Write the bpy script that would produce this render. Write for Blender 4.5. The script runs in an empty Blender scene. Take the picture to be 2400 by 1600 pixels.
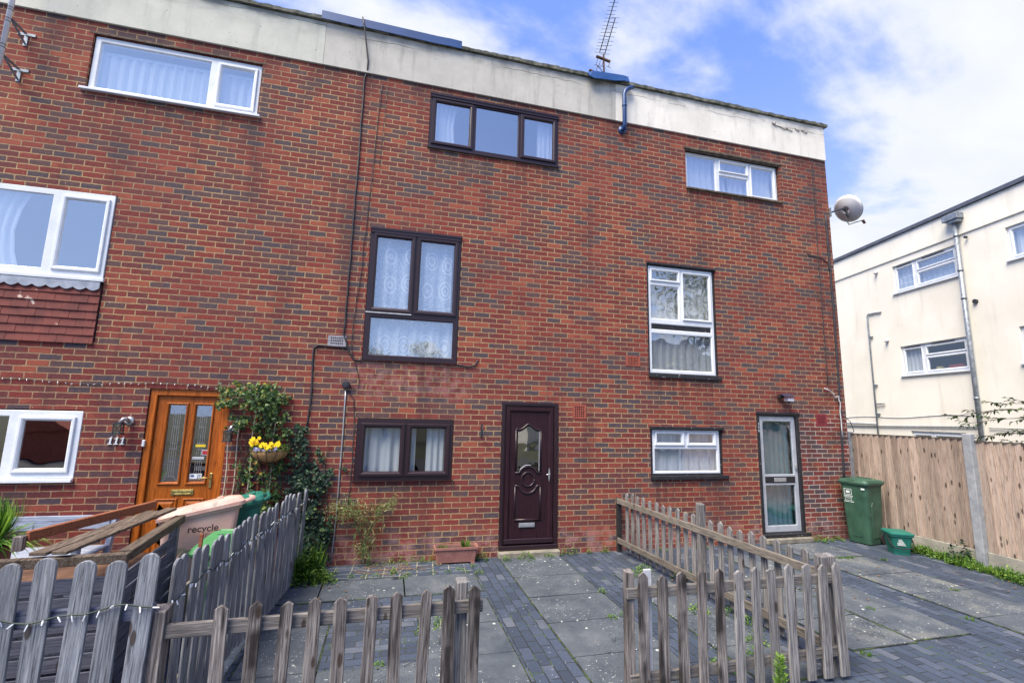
import bpy, bmesh, math, random
import numpy as np
from mathutils import Vector, Matrix
R_ = math.radians
random.seed(7)
SC = bpy.context.scene
COL = SC.collection

# ---------------------------------------------------------------- camera
cam_d = bpy.data.cameras.new('camera'); cam = bpy.data.objects.new('camera', cam_d); COL.objects.link(cam)
cam_d.sensor_width = 36; cam_d.lens = 1100 / 2400 * 36; cam_d.clip_end = 2000; cam_d.clip_start = 0.05
_y, _p, _r = 0.249674, 0.152959, 0.023571
_fw = Vector((math.sin(_y) * math.cos(_p), math.cos(_y) * math.cos(_p), math.sin(_p)))
_rt = Vector((math.cos(_y), -math.sin(_y), 0)); _up = _rt.cross(_fw)
_rt2 = _rt * math.cos(_r) + _up * math.sin(_r); _up2 = _up * math.cos(_r) - _rt * math.sin(_r)
M = Matrix.Identity(4)
for i in range(3):
    M[i][0], M[i][1], M[i][2] = _rt2[i], _up2[i], -_fw[i]
M.translation = Vector((-1.585, -6.729, 1.974)); cam.matrix_world = M
SC.camera = cam

# ---------------------------------------------------------------- view, world, sun
SC.view_settings.view_transform = 'Standard'; SC.view_settings.look = 'None'
SC.view_settings.exposure = 0.92; SC.view_settings.gamma = 1.0
SUN_EL, SUN_AZ = R_(58), R_(234)          # azimuth measured clockwise from +Y
W = bpy.data.worlds.new('World'); SC.world = W; W.use_nodes = True
wt = W.node_tree; wt.nodes.clear()
def wn(t, **k):
    n = wt.nodes.new(t)
    for a, b in k.items(): setattr(n, a, b)
    return n
def wmath(op, a, b=None, c=None, clamp=False):
    n = wn('ShaderNodeMath', operation=op); n.use_clamp = clamp
    for i, v in enumerate((a, b, c)):
        if v is None: continue
        if isinstance(v, (int, float)): n.inputs[i].default_value = v
        else: wt.links.new(v, n.inputs[i])
    return n.outputs[0]
sky = wn('ShaderNodeTexSky', sky_type='NISHITA', sun_disc=False, sun_elevation=SUN_EL, sun_rotation=SUN_AZ,
         air_density=1.0, dust_density=0.4, ozone_density=2.5)
tc = wn('ShaderNodeTexCoord'); sep = wn('ShaderNodeSeparateXYZ'); wt.links.new(tc.outputs['Generated'], sep.inputs[0])
X_, Y_, Z_ = sep.outputs
zz = wmath('ADD', wmath('MAXIMUM', Z_, 0.0), 0.22)
comb = wn('ShaderNodeCombineXYZ')
wt.links.new(wmath('DIVIDE', X_, zz), comb.inputs[0]); wt.links.new(wmath('DIVIDE', Y_, zz), comb.inputs[1])
mp = wn('ShaderNodeMapping'); wt.links.new(comb.outputs[0], mp.inputs[0])
mp.inputs['Location'].default_value = (5.7, 1.1, 0.0); mp.inputs['Rotation'].default_value = (0, 0, R_(-25)); mp.inputs['Scale'].default_value = (1.0, 1.5, 1)
nz = wn('ShaderNodeTexNoise'); wt.links.new(mp.outputs[0], nz.inputs['Vector'])
nz.inputs['Scale'].default_value = 1.35; nz.inputs['Detail'].default_value = 9; nz.inputs['Roughness'].default_value = 0.56; nz.inputs['Distortion'].default_value = 0.15
cov = wmath('ADD', nz.outputs[0], wmath('MULTIPLY', X_, 0.20))
cov = wmath('ADD', cov, wmath('MULTIPLY', wmath('SUBTRACT', 0.42, Z_), 0.28))
cov = wmath('ADD', cov, wmath('MULTIPLY', wmath('MAXIMUM', wmath('MULTIPLY', Y_, -1.0), 0.0), -0.22))
mr = wn('ShaderNodeMapRange', interpolation_type='SMOOTHSTEP'); wt.links.new(cov, mr.inputs[0])
mr.inputs[1].default_value = 0.475; mr.inputs[2].default_value = 0.625
nz2 = wn('ShaderNodeTexNoise'); wt.links.new(mp.outputs[0], nz2.inputs['Vector']); nz2.inputs['Scale'].default_value = 3.5; nz2.inputs['Detail'].default_value = 6
cr = wn('ShaderNodeValToRGB'); wt.links.new(nz2.outputs[0], cr.inputs[0])
cr.color_ramp.elements[0].position = 0.3; cr.color_ramp.elements[0].color = (4.5, 4.75, 5.3, 1)
cr.color_ramp.elements[1].position = 0.65; cr.color_ramp.elements[1].color = (5.1, 5.25, 5.55, 1)
tint = wn('ShaderNodeMixRGB', blend_type='MULTIPLY'); tint.inputs[0].default_value = 1
wt.links.new(sky.outputs[0], tint.inputs[1]); tint.inputs[2].default_value = (1.2, 1.2, 1.3, 1)
gr = wn('ShaderNodeValToRGB'); wt.links.new(Z_, gr.inputs[0])
gr.color_ramp.elements[0].position = 0.0; gr.color_ramp.elements[0].color = (3.9, 4.9, 7.2, 1)
gr.color_ramp.elements[1].position = 0.62; gr.color_ramp.elements[1].color = (1.35, 2.3, 6.1, 1)
bl = wn('ShaderNodeMixRGB'); bl.inputs[0].default_value = 0.8; wt.links.new(tint.outputs[0], bl.inputs[1]); wt.links.new(gr.outputs[0], bl.inputs[2])
glow = wn('ShaderNodeMapRange', interpolation_type='SMOOTHSTEP'); wt.links.new(wmath('ADD', wmath('MULTIPLY', Y_, -0.6), wmath('MULTIPLY', X_, -0.5)), glow.inputs[0])
glow.inputs[1].default_value = 0.05; glow.inputs[2].default_value = 0.8; glow.inputs[3].default_value = 0.0; glow.inputs[4].default_value = 0.6
gl2 = wn('ShaderNodeMixRGB'); wt.links.new(glow.outputs[0], gl2.inputs[0]); wt.links.new(bl.outputs[0], gl2.inputs[1]); gl2.inputs[2].default_value = (3.3, 4.8, 8.2, 1)
mx = wn('ShaderNodeMixRGB'); wt.links.new(mr.outputs[0], mx.inputs[0])
wt.links.new(gl2.outputs[0], mx.inputs[1]); wt.links.new(cr.outputs[0], mx.inputs[2])
bg = wn('ShaderNodeBackground'); bg.inputs[1].default_value = 0.10; wt.links.new(mx.outputs[0], bg.inputs[0])
wo = wn('ShaderNodeOutputWorld'); wt.links.new(bg.outputs[0], wo.inputs[0])
sd = bpy.data.lights.new('sun', 'SUN'); sd.energy = 4.6; sd.angle = R_(36); sd.color = (1.0, 0.89, 0.73)
so = bpy.data.objects.new('sun', sd); COL.objects.link(so)
_sdir = Vector((math.sin(SUN_AZ) * math.cos(SUN_EL), math.cos(SUN_AZ) * math.cos(SUN_EL), math.sin(SUN_EL)))
so.rotation_euler = _sdir.to_track_quat('Z', 'Y').to_euler()

# ================================================================ helpers
def S(r, g, b):
    f = lambda c: (c / 255 / 12.92) if c / 255 <= 0.04045 else ((c / 255 + 0.055) / 1.055) ** 2.4
    return (f(r), f(g), f(b), 1)

class MB:
    def __init__(s): s.v = []; s.f = []; s.mi = []; s.cur = 0
    def add(s, vs, fs, M=None):
        o = len(s.v)
        s.v += [tuple(M @ Vector(v)) if M is not None else tuple(v) for v in vs]
        s.f += [tuple(i + o for i in f) for f in fs]; s.mi += [s.cur] * len(fs)
        return s
    def box(s, x0, x1, y0, y1, z0, z1, M=None):
        vs = [(x0, y0, z0), (x1, y0, z0), (x1, y1, z0), (x0, y1, z0), (x0, y0, z1), (x1, y0, z1), (x1, y1, z1), (x0, y1, z1)]
        fs = [(0, 3, 2, 1), (4, 5, 6, 7), (0, 1, 5, 4), (1, 2, 6, 5), (2, 3, 7, 6), (3, 0, 4, 7)]
        return s.add(vs, fs, M)
    def bar(s, p, q, w, h, up=(0, 0, 1)):
        p, q = Vector(p), Vector(q); d = (q - p); L = d.length; d.normalize(); up = Vector(up)
        if abs(d.dot(up)) > .98: up = Vector((0, 1, 0))
        r = d.cross(up).normalized(); u = r.cross(d)
        Mx = Matrix.Identity(4)
        for i in range(3): Mx[i][0], Mx[i][1], Mx[i][2] = r[i], d[i], u[i]
        Mx.translation = p
        return s.box(-w / 2, w / 2, 0, L, -h / 2, h / 2, Mx)
    def ext(s, prof, y0, y1, M=None):                # profile in xz (ccw), extruded along y
        n = len(prof)
        vs = [(x, y0, z) for x, z in prof] + [(x, y1, z) for x, z in prof]
        fs = [tuple(range(n)), tuple(range(2 * n - 1, n - 1, -1))] + [(i, i + n, (i + 1) % n + n, (i + 1) % n) for i in range(n)]
        return s.add(vs, fs, M)
    def tube(s, pts, r, n=6, caps=True, M=None):
        pts = [Vector(p) for p in pts]; vs = []; fs = []; ref = None
        rs = r if isinstance(r, (list, tuple)) else [r] * len(pts)
        for i, p in enumerate(pts):
            a = pts[max(i - 1, 0)]; b = pts[min(i + 1, len(pts) - 1)]; d = (b - a).normalized()
            if ref is None:
                ref = Vector((0, 0, 1)) if abs(d.z) < .9 else Vector((1, 0, 0))
            u = (ref - d * ref.dot(d)).normalized(); ref = u; w = d.cross(u)
            for k in range(n):
                a_ = 2 * math.pi * k / n
                vs.append(tuple(p + (u * math.cos(a_) + w * math.sin(a_)) * rs[i]))
        for i in range(len(pts) - 1):
            for k in range(n):
                fs.append((i * n + k, i * n + (k + 1) % n, (i + 1) * n + (k + 1) % n, (i + 1) * n + k))
        if caps:
            fs.append(tuple(range(n - 1, -1, -1))); fs.append(tuple((len(pts) - 1) * n + k for k in range(n)))
        return s.add(vs, fs, M)
    def ring(s, x0, x1, z0, z1, prof, M=None):       # moulded rectangular ring; prof = [(inset, y)]
        vs = []; fs = []
        for a, y in prof:
            vs += [(x0 + a, y, z0 + a), (x1 - a, y, z0 + a), (x1 - a, y, z1 - a), (x0 + a, y, z1 - a)]
        for i in range(len(prof) - 1):
            for k in range(4):
                fs.append((i * 4 + k, i * 4 + (k + 1) % 4, i * 4 + 4 + (k + 1) % 4, i * 4 + 4 + k))
        return s.add(vs, fs, M)
    def loft(s, rings, cap=True, M=None):            # list of equal-length vertex loops
        n = len(rings[0]); vs = [v for r in rings for v in r]; fs = []
        for i in range(len(rings) - 1):
            for k in range(n): fs.append((i * n + k, i * n + (k + 1) % n, (i + 1) * n + (k + 1) % n, (i + 1) * n + k))
        if cap: fs.append(tuple(range(n - 1, -1, -1))); fs.append(tuple((len(rings) - 1) * n + k for k in range(n)))
        return s.add(vs, fs, M)
    def plate(s, x0, x1, z0, z1, holes, y0, y1, M=None):   # thick panel in xz with rectangular holes
        xs = sorted({x0, x1} | {h[0] for h in holes if x0 < h[0] < x1} | {h[1] for h in holes if x0 < h[1] < x1})
        zs = sorted({z0, z1} | {h[2] for h in holes if z0 < h[2] < z1} | {h[3] for h in holes if z0 < h[3] < z1})
        def solid(i, j):
            if i < 0 or j < 0 or i >= len(xs) - 1 or j >= len(zs) - 1: return False
            cx, cz = (xs[i] + xs[i + 1]) / 2, (zs[j] + zs[j + 1]) / 2
            return not any(h[0] < cx < h[1] and h[2] < cz < h[3] for h in holes)
        vs = []; fs = []; ix = {}
        def v(i, j, y):
            k = (i, j, y)
            if k not in ix: ix[k] = len(vs); vs.append((xs[i], y, zs[j]))
            return ix[k]
        for i in range(len(xs) - 1):
            for j in range(len(zs) - 1):
                if not solid(i, j): continue
                fs.append((v(i, j, y0), v(i + 1, j, y0), v(i + 1, j + 1, y0), v(i, j + 1, y0)))
                fs.append((v(i, j, y1), v(i, j + 1, y1), v(i + 1, j + 1, y1), v(i + 1, j, y1)))
                if not solid(i - 1, j): fs.append((v(i, j, y0), v(i, j + 1, y0), v(i, j + 1, y1), v(i, j, y1)))
                if not solid(i + 1, j): fs.append((v(i + 1, j, y0), v(i + 1, j, y1), v(i + 1, j + 1, y1), v(i + 1, j + 1, y0)))
                if not solid(i, j - 1): fs.append((v(i, j, y0), v(i, j, y1), v(i + 1, j, y1), v(i + 1, j, y0)))
                if not solid(i, j + 1): fs.append((v(i, j + 1, y0), v(i + 1, j + 1, y0), v(i + 1, j + 1, y1), v(i, j + 1, y1)))
        return s.add(vs, fs, M)

def mkobj(name, mb, mat, parent=None, Minv=None, bevel=0.0, smooth=False):
    me = bpy.data.meshes.new(name)
    vs = mb.v if Minv is None else [tuple(Minv @ Vector(v)) for v in mb.v]
    me.from_pydata(vs, [], mb.f); me.validate(verbose=False)
    mats = mat if isinstance(mat, list) else [mat]
    for m in mats: me.materials.append(m)
    if len(mats) > 1 and len(me.polygons) == len(mb.mi): me.polygons.foreach_set('material_index', mb.mi)
    if bevel:
        bm = bmesh.new(); bm.from_mesh(me)
        es = [e for e in bm.edges if len(e.link_faces) == 2 and e.calc_face_angle(0) > 0.6]
        bmesh.ops.bevel(bm, geom=es, offset=bevel, segments=1, affect='EDGES', clamp_overlap=True)
        bm.to_mesh(me); bm.free()
    if smooth: me.shade_smooth()
    o = bpy.data.objects.new(name, me); COL.objects.link(o)
    if parent is not None: o.parent = parent
    return o
def meta(o, label, cat, group=None, kind=None):
    if label: o['label'] = label
    if cat: o['category'] = cat
    if group: o['group'] = group
    if kind: o['kind'] = kind
    return o
class Thing:
    def __init__(s, name, label, cat, loc=(0, 0, 0), rz=0.0, group=None, local=False, tilt=(0, 0)):
        s.o = bpy.data.objects.new(name, None); COL.objects.link(s.o); s.o.empty_display_size = .1
        s.o.location = loc; s.o.rotation_euler = (tilt[0], tilt[1], rz); meta(s.o, label, cat, group)
        s.Mi = None if local else (Matrix.Translation(Vector(loc)) @ s.o.rotation_euler.to_matrix().to_4x4()).inverted()
    def part(s, name, mb, mat, parent=None, bevel=0.0, smooth=False, label=None):
        o = mkobj(name, mb, mat, parent or s.o, s.Mi, bevel, smooth)
        if label: o['label'] = label
        return o
def solo(name, mb, mat, label, cat, group=None, kind=None, bevel=0.0, smooth=False, base=None):
    Mi = None
    if base is not None: Mi = Matrix.Translation(Vector(base)).inverted()
    o = mkobj(name, mb, mat, None, Mi, bevel, smooth)
    if base is not None: o.location = base
    return meta(o, label, cat, group, kind)

# ---- material helpers
class NT:
    def __init__(s, name):
        s.m = bpy.data.materials.new(name); s.m.use_nodes = True; s.t = s.m.node_tree; s.t.nodes.clear()
        s.out = s.n('ShaderNodeOutputMaterial')
    def n(s, typ, ins=None, **k):
        nd = s.t.nodes.new(typ)
        for a, b in k.items(): setattr(nd, a, b)
        if ins:
            for a, b in ins.items():
                sk = nd.inputs[a]
                if hasattr(b, 'is_output') or isinstance(b, bpy.types.NodeSocket): s.t.links.new(b, sk)
                else: sk.default_value = b
        return nd
    def math(s, op, a, b=0.0, c=0.0, clamp=False):
        nd = s.n('ShaderNodeMath', {0: a, 1: b, 2: c}, operation=op); nd.use_clamp = clamp; return nd.outputs[0]
    def mix(s, f, a, b, mode='MIX'): return s.n('ShaderNodeMixRGB', {0: f, 1: a, 2: b}, blend_type=mode).outputs[0]
    def noise(s, vec, scale, detail=4, rough=.55, dist=0.0): return s.n('ShaderNodeTexNoise', {'Vector': vec, 'Scale': scale, 'Detail': detail, 'Roughness': rough, 'Distortion': dist}).outputs[0]
    def ramp(s, f, stops, interp='LINEAR'):
        nd = s.n('ShaderNodeValToRGB', {0: f}); cr = nd.color_ramp; cr.interpolation = interp
        while len(cr.elements) < len(stops): cr.elements.new(0.5)
        for e, (p, c) in zip(cr.elements, stops): e.position = p; e.color = c
        return nd.outputs[0]
    def sm(s, v, a, b, lo=0.0, hi=1.0): return s.n('ShaderNodeMapRange', {0: v, 1: a, 2: b, 3: lo, 4: hi}, interpolation_type='SMOOTHSTEP').outputs[0]
    def map(s, vec, scale=(1, 1, 1), loc=(0, 0, 0), rot=(0, 0, 0)): return s.n('ShaderNodeMapping', {0: vec, 'Location': loc, 'Rotation': rot, 'Scale': scale}).outputs[0]
    def pos(s): return s.n('ShaderNodeNewGeometry').outputs['Position']
    def obj(s):
        t = s.n('ShaderNodeTexCoord').outputs['Object']; r = s.n('ShaderNodeObjectInfo').outputs['Random']
        rr = s.math('MULTIPLY', r, 37.0)
        return s.n('ShaderNodeVectorMath', {0: t, 1: s.n('ShaderNodeCombineXYZ', {0: rr, 1: rr, 2: rr}).outputs[0]}, operation='ADD').outputs[0]
    def rand(s): return s.n('ShaderNodeObjectInfo').outputs['Random']
    def bump(s, h, strength=.5, dist=.01): return s.n('ShaderNodeBump', {'Height': h, 'Strength': strength, 'Distance': dist}).outputs[0]
    def bsdf(s, col, rough=.8, metal=0.0, normal=None, spec=.5, **k):
        ins = {'Base Color': col, 'Roughness': rough, 'Metallic': metal, 'Specular IOR Level': spec}
        if normal is not None: ins['Normal'] = normal
        ins.update(k)
        nd = s.n('ShaderNodeBsdfPrincipled', ins); s.t.links.new(nd.outputs[0], s.out.inputs[0]); return s.m

BINSPK = None
def mottled(name, c1, c2, rough=.7, scale=8, bump=.3, bdist=.004, metal=0.0, spec=.5, fine=120, world=False, speck=None, pos=(0.35, 0.68)):
    t = NT(name); v = t.pos() if world else t.obj()
    n = t.noise(v, scale, 6); col = t.ramp(n, [(pos[0], c1), (pos[1], c2)])
    f = t.noise(v, fine, 3)
    col = t.mix(t.sm(f, .35, .75, 0, .35), col, t.mix(1, col, (.45, .45, .45, 1), 'MULTIPLY'))
    if speck: col = t.mix(t.sm(t.noise(v, speck[1], 2), speck[2], speck[2] + .04), col, speck[0])
    return t.bsdf(col, rough, metal, t.bump(t.mix(.5, n, f), bump, bdist), spec)

def wood(name, cols, streak=1.0, green=0.0, rough=.85, axis=2, dark=0.0, knots=True, world=False, bump=.7, var=.35):
    t = NT(name); v = t.pos() if world else t.obj()
    sc = [58, 58, 58]; sc[axis] = 2.0; g = t.noise(t.map(v, tuple(sc)), 1.6, 8, .65, .6)
    sc2 = [130, 130, 130]; sc2[axis] = 5; f = t.noise(t.map(v, tuple(sc2)), 1.0, 4, .7)
    n = len(cols); col = t.ramp(g, [(.3 + .4 * i / (n - 1), c) for i, c in enumerate(cols)])
    col = t.mix(t.sm(f, .50, .66, 0, .85), col, t.mix(1, col, (.26, .25, .26, 1), 'MULTIPLY'))
    col = t.mix(t.sm(f, .42, .25, 0, .35), col, t.mix(1, col, (1.5, 1.5, 1.55, 1), 'MULTIPLY'))
    big = t.noise(t.map(v, (3, 3, 1.2)), 1.7, 3)
    col = t.mix(t.sm(big, .4, .7, 0, .4 * streak), col, t.mix(1, col, (.5, .47, .45, 1), 'MULTIPLY'))
    if dark:
        dm = t.math('MULTIPLY', t.sm(t.noise(t.map(v, (16, 16, 1.4)), 1.0, 3), .40, .60), t.sm(t.noise(t.map(v, (1.2, 1.2, 2.6)), 1.3, 2), .38, .55))
        col = t.mix(t.math('MULTIPLY', dm, dark), col, (.012, .010, .010, 1))
    if knots:
        k = t.n('ShaderNodeTexVoronoi', {'Vector': t.map(v, (9, 9, 3.2)), 'Scale': 1.0}).outputs['Distance']
        col = t.mix(t.sm(k, .17, .10, 0, .85), col, (.035, .022, .016, 1))
    if green: col = t.mix(t.sm(t.noise(v, 9, 5), .55, .75, 0, green), col, S(96, 104, 72))
    rv = t.math('ADD', t.math('MULTIPLY', t.rand(), var), 1 - var * .5)
    col = t.mix(1, col, t.n('ShaderNodeCombineXYZ', {0: rv, 1: rv, 2: rv}).outputs[0], 'MULTIPLY')
    return t.bsdf(col, rough, 0, t.bump(t.mix(.6, g, f), bump, .004), .25)

def brick_material(name):
    t = NT(name); p = t.n('ShaderNodeSeparateXYZ', {0: t.pos()}).outputs
    pv = t.pos()
    wob = t.noise(pv, 11, 3); wob2 = t.noise(t.map(pv, loc=(5, 3, 1)), 13, 3)
    fw = t.noise(pv, 60, 2)
    xx = t.math('ADD', t.math('ADD', p[0], p[1]), t.math('MULTIPLY', t.math('SUBTRACT', wob, .5), .022))
    zz = t.math('ADD', t.math('ADD', p[2], t.math('MULTIPLY', t.math('SUBTRACT', wob2, .5), .017)), t.math('MULTIPLY', t.math('SUBTRACT', fw, .5), .003))
    vec = t.n('ShaderNodeCombineXYZ', {0: xx, 1: zz, 2: 0.0}).outputs[0]
    br = t.n('ShaderNodeTexBrick', {'Vector': vec, 'Color1': (0, 0, 0, 1), 'Color2': (1, 1, 1, 1), 'Mortar': (.5, .5, .5, 1), 'Scale': 1.0,
        'Mortar Size': .0072, 'Mortar Smooth': .25, 'Bias': 0.0, 'Brick Width': .225, 'Row Height': .075}, offset=.5, squash=1.0)
    t1 = br.outputs['Color']; fac = br.outputs['Fac']
    tr = t.math('ADD', t1, t.math('MULTIPLY', t.math('SUBTRACT', t.noise(pv, .7, 3), .5), .55))
    col = t.ramp(tr, [(0, S(84, 78, 84)), (.09, S(98, 78, 78)), (.23, S(112, 62, 62)), (.36, S(126, 56, 52)), (.50, S(116, 66, 62)), (.60, S(138, 60, 52)), (.77, S(146, 70, 58)), (.93, S(164, 84, 62))], 'CONSTANT')
    inb = t.noise(t.map(pv, (1, 1, 2.2)), 26, 5, .6)
    col = t.mix(t.sm(inb, .3, .75, 0, .55), col, t.mix(1, col, (.62, .64, .70, 1), 'MULTIPLY'))
    col = t.mix(t.sm(inb, .6, .2, 0, .3), col, S(172, 84, 62))
    # smaller dark flecks and pale lime flecks
    col = t.mix(t.sm(t.noise(pv, 95, 2), .63, .72, 0, .8), col, t.mix(1, col, (.3, .3, .34, 1), 'MULTIPLY'))
    # pink-white salts in patches low on the wall and below the first-floor window
    g1 = t.math('MULTIPLY', t.sm(p[2], .48, .16), t.math('MULTIPLY', t.sm(t.noise(pv, 6, 5, .65), .42, .60), 1.25))
    g2 = t.math('MULTIPLY', t.math('MULTIPLY', t.sm(p[2], 2.0, 2.3), t.sm(p[2], 2.75, 2.5)), t.math('MULTIPLY', t.sm(p[0], -2.5, -1.8), t.sm(p[0], -.2, -.8)))
    g2 = t.math('MULTIPLY', g2, t.sm(t.noise(pv, 9, 4), .38, .62))
    g3 = t.math('MULTIPLY', t.sm(t.noise(pv, 3.0, 5, .7), .60, .78), .55)
    eff = t.math('MULTIPLY', t.math('MAXIMUM', t.math('MAXIMUM', g1, g2), g3), t.sm(inb, .35, .6, .25, .9))
    col = t.mix(t.math('MULTIPLY', eff, .6), col, S(190, 142, 140))
    col = t.n('ShaderNodeHueSaturation', {'Saturation': .96, 'Value': 1.05, 'Color': col}).outputs[0]
    mcol = t.ramp(t.noise(pv, 18, 4), [(.3, S(160, 132, 98)), (.6, S(192, 162, 122)), (.8, S(212, 190, 160))])
    mcol = t.mix(t.sm(t.noise(pv, .9, 3), .40, .62, 0, .55), mcol, S(138, 112, 98))
    wm = t.math('MULTIPLY', t.math('MULTIPLY', t.sm(p[0], 5.1, 5.35), t.sm(p[2], 2.3, 1.9)), t.sm(t.noise(pv, 2.6, 3), .35, .55)); mcol = t.mix(t.math('MULTIPLY', wm, .7), mcol, S(214, 202, 194))
    c = t.mix(fac, col, mcol)
    # dark run-off staining under coping and old marks, faint
    st = t.math('MULTIPLY', t.sm(t.noise(t.map(pv, (2.4, 1, .35)), 1.0, 5), .5, .72), .38)
    st = t.math('MAXIMUM', st, t.math('MULTIPLY', t.sm(p[0], 5.2, 6.3), t.math('MULTIPLY', t.sm(t.noise(pv, 2.2, 5), .38, .6), .42)))
    c = t.mix(st, c, S(64, 50, 56))
    mar = t.math('MULTIPLY', t.math('MULTIPLY', t.sm(p[2], 2.9, 1.6), t.sm(p[0], -1.6, -3.2)), .6); c = t.mix(mar, c, t.mix(1, c, (.80, .66, .76, 1), 'MULTIPLY'))
    drip = t.sm(t.noise(t.map(pv, (9, 1, .9)), 1.0, 4), .42, .62)
    for (wx0, wx1, ws) in ((-5.7, -3.6, 5.97), (-1.3, .85, 5.92), (3.2, 5.25, 5.92), (-2.05, -.65, 2.64), (2.4, 3.75, 2.6), (-2.0, -.65, 1.02), (2.4, 3.8, 1.0), (-5.2, -5.05, 3.4)):
        mk = t.math('MULTIPLY', t.math('MULTIPLY', t.sm(p[0], wx0 - .05, wx0 + .12), t.sm(p[0], wx1 + .05, wx1 - .12)), t.math('MULTIPLY', t.sm(p[2], ws - .75, ws - .05), t.sm(p[2], ws + .03, ws)))
        c = t.mix(t.math('MULTIPLY', t.math('MULTIPLY', mk, drip), .42), c, S(70, 54, 52))
    up = t.math('MULTIPLY', t.sm(p[2], 6.35, 6.93), t.sm(t.noise(t.map(pv, (3, 1, 1.2)), 1.0, 4), .42, .6)); c = t.mix(t.math('MULTIPLY', up, .45), c, S(78, 52, 56))
    # white paint and plaster splashes
    sp = t.math('MULTIPLY', t.sm(t.noise(pv, 34, 2), .735, .76), t.sm(t.noise(pv, 1.3, 2), .45, .55))
    c = t.mix(sp, t.mix(1, c, (.79, .80, .80, 1), 'MULTIPLY'), S(225, 215, 210))
    h = t.math('SUBTRACT', t.math('MULTIPLY', t.noise(pv, 70, 4), .3), t.math('MULTIPLY', fac, 1.0))
    h = t.math('ADD', h, t.math('MULTIPLY', t1, .35))
    return t.bsdf(c, .88, 0, t.bump(h, .8, .006), .25)

def concrete_material(name, a, b, stain, seed, dirt=.5, crack=7.54):
    t = NT(name); pv = t.map(t.pos(), loc=(seed, 0, 0)); p = t.n('ShaderNodeSeparateXYZ', {0: t.pos()}).outputs
    n = t.noise(pv, 1.3, 7, .6); col = t.ramp(n, [(.32, a), (.66, b)])
    drip = t.noise(t.map(pv, (5, 5, .8)), 1.2, 6, .65)
    col = t.mix(t.math('MULTIPLY', t.sm(drip, .5, .78), dirt), col, stain)
    col = t.mix(t.math('MULTIPLY', t.math('MULTIPLY', t.sm(p[2], 7.32, 7.68), t.sm(t.noise(t.map(pv, (1.6, 1, 3)), 1.5, 5), .38, .68)), .7), col, S(96, 100, 98))
    col = t.mix(t.sm(t.noise(pv, 26, 3, .5), .68, .74, 0, .6), col, S(120, 122, 118))
    cz = t.math('ADD', p[2], t.math('MULTIPLY', t.math('SUBTRACT', t.noise(t.map(pv, (2.2, 1, .05)), 1.0, 6, .7), .5), .12))
    ck = t.sm(t.math('ABSOLUTE', t.math('SUBTRACT', cz, crack)), .008, .002)
    ck = t.math('MULTIPLY', ck, t.sm(t.noise(t.map(pv, (.9, 1, .1)), 1.0, 3), .40, .55))
    col = t.mix(t.math('MULTIPLY', ck, .75), col, S(60, 58, 54))
    return t.bsdf(col, .9, 0, t.bump(t.noise(pv, 40, 5), .35, .006), .2)

def paving(name, bw, bh, rot, joint, seed=0.0, stack=.5):
    t = NT(name); pv = t.pos()
    wob = t.noise(pv, 6, 3); vv = t.n('ShaderNodeVectorMath', {0: pv, 1: t.n('ShaderNodeCombineXYZ', {0: t.math('MULTIPLY', t.math('SUBTRACT', wob, .5), .03), 1: t.math('MULTIPLY', t.math('SUBTRACT', t.noise(t.map(pv, loc=(4, 2, 0)), 6, 3), .5), .03), 2: 0.0}).outputs[0]}, operation='ADD').outputs[0]
    br = t.n('ShaderNodeTexBrick', {'Vector': t.map(vv, rot=(0, 0, rot), loc=(seed, seed * .37, 0)), 'Color1': (0, 0, 0, 1), 'Color2': (1, 1, 1, 1), 'Mortar': (.5, .5, .5, 1), 'Scale': 1.0,
        'Mortar Size': .0045, 'Mortar Smooth': .3, 'Bias': 0.0, 'Brick Width': bw, 'Row Height': bh}, offset=stack)
    c1 = br.outputs['Color']; fac = br.outputs['Fac']
    col = t.ramp(t.math('ADD', c1, t.math('MULTIPLY', t.math('SUBTRACT', t.noise(pv, 2.5, 4), .5), .6)), [(0.0, S(54, 63, 78)), (.35, S(60, 71, 88)), (.8, S(68, 78, 96)), (1.0, S(92, 98, 110))])
    fn = t.noise(pv, 90, 3); col = t.mix(t.sm(fn, .4, .75, 0, .5), col, t.mix(1, col, (.5, .5, .52, 1), 'MULTIPLY'))
    jc = t.mix(t.sm(t.noise(pv, 7, 4), .48, .58), joint, t.mix(t.sm(t.noise(pv, 3, 3), .45, .6), S(34, 36, 34), S(72, 92, 42)))
    col = t.mix(fac, col, jc)
    dirt = t.noise(pv, 1.6, 6); col = t.mix(t.sm(dirt, .5, .75, 0, .5), col, S(50, 52, 56))
    li = t.math('MULTIPLY', t.sm(t.noise(pv, 42, 1.5), .70, .73), t.sm(t.noise(pv, 1.9, 2), .46, .6)); col = t.mix(t.math('MULTIPLY', li, .8), col, S(176, 182, 180))
    h = t.math('ADD', t.math('MULTIPLY', fn, .3), t.math('ADD', t.math('MULTIPLY', c1, .35), t.math('MULTIPLY', fac, -1.0)))
    return t.bsdf(col, .78, 0, t.bump(h, .9, .008), .3)

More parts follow.
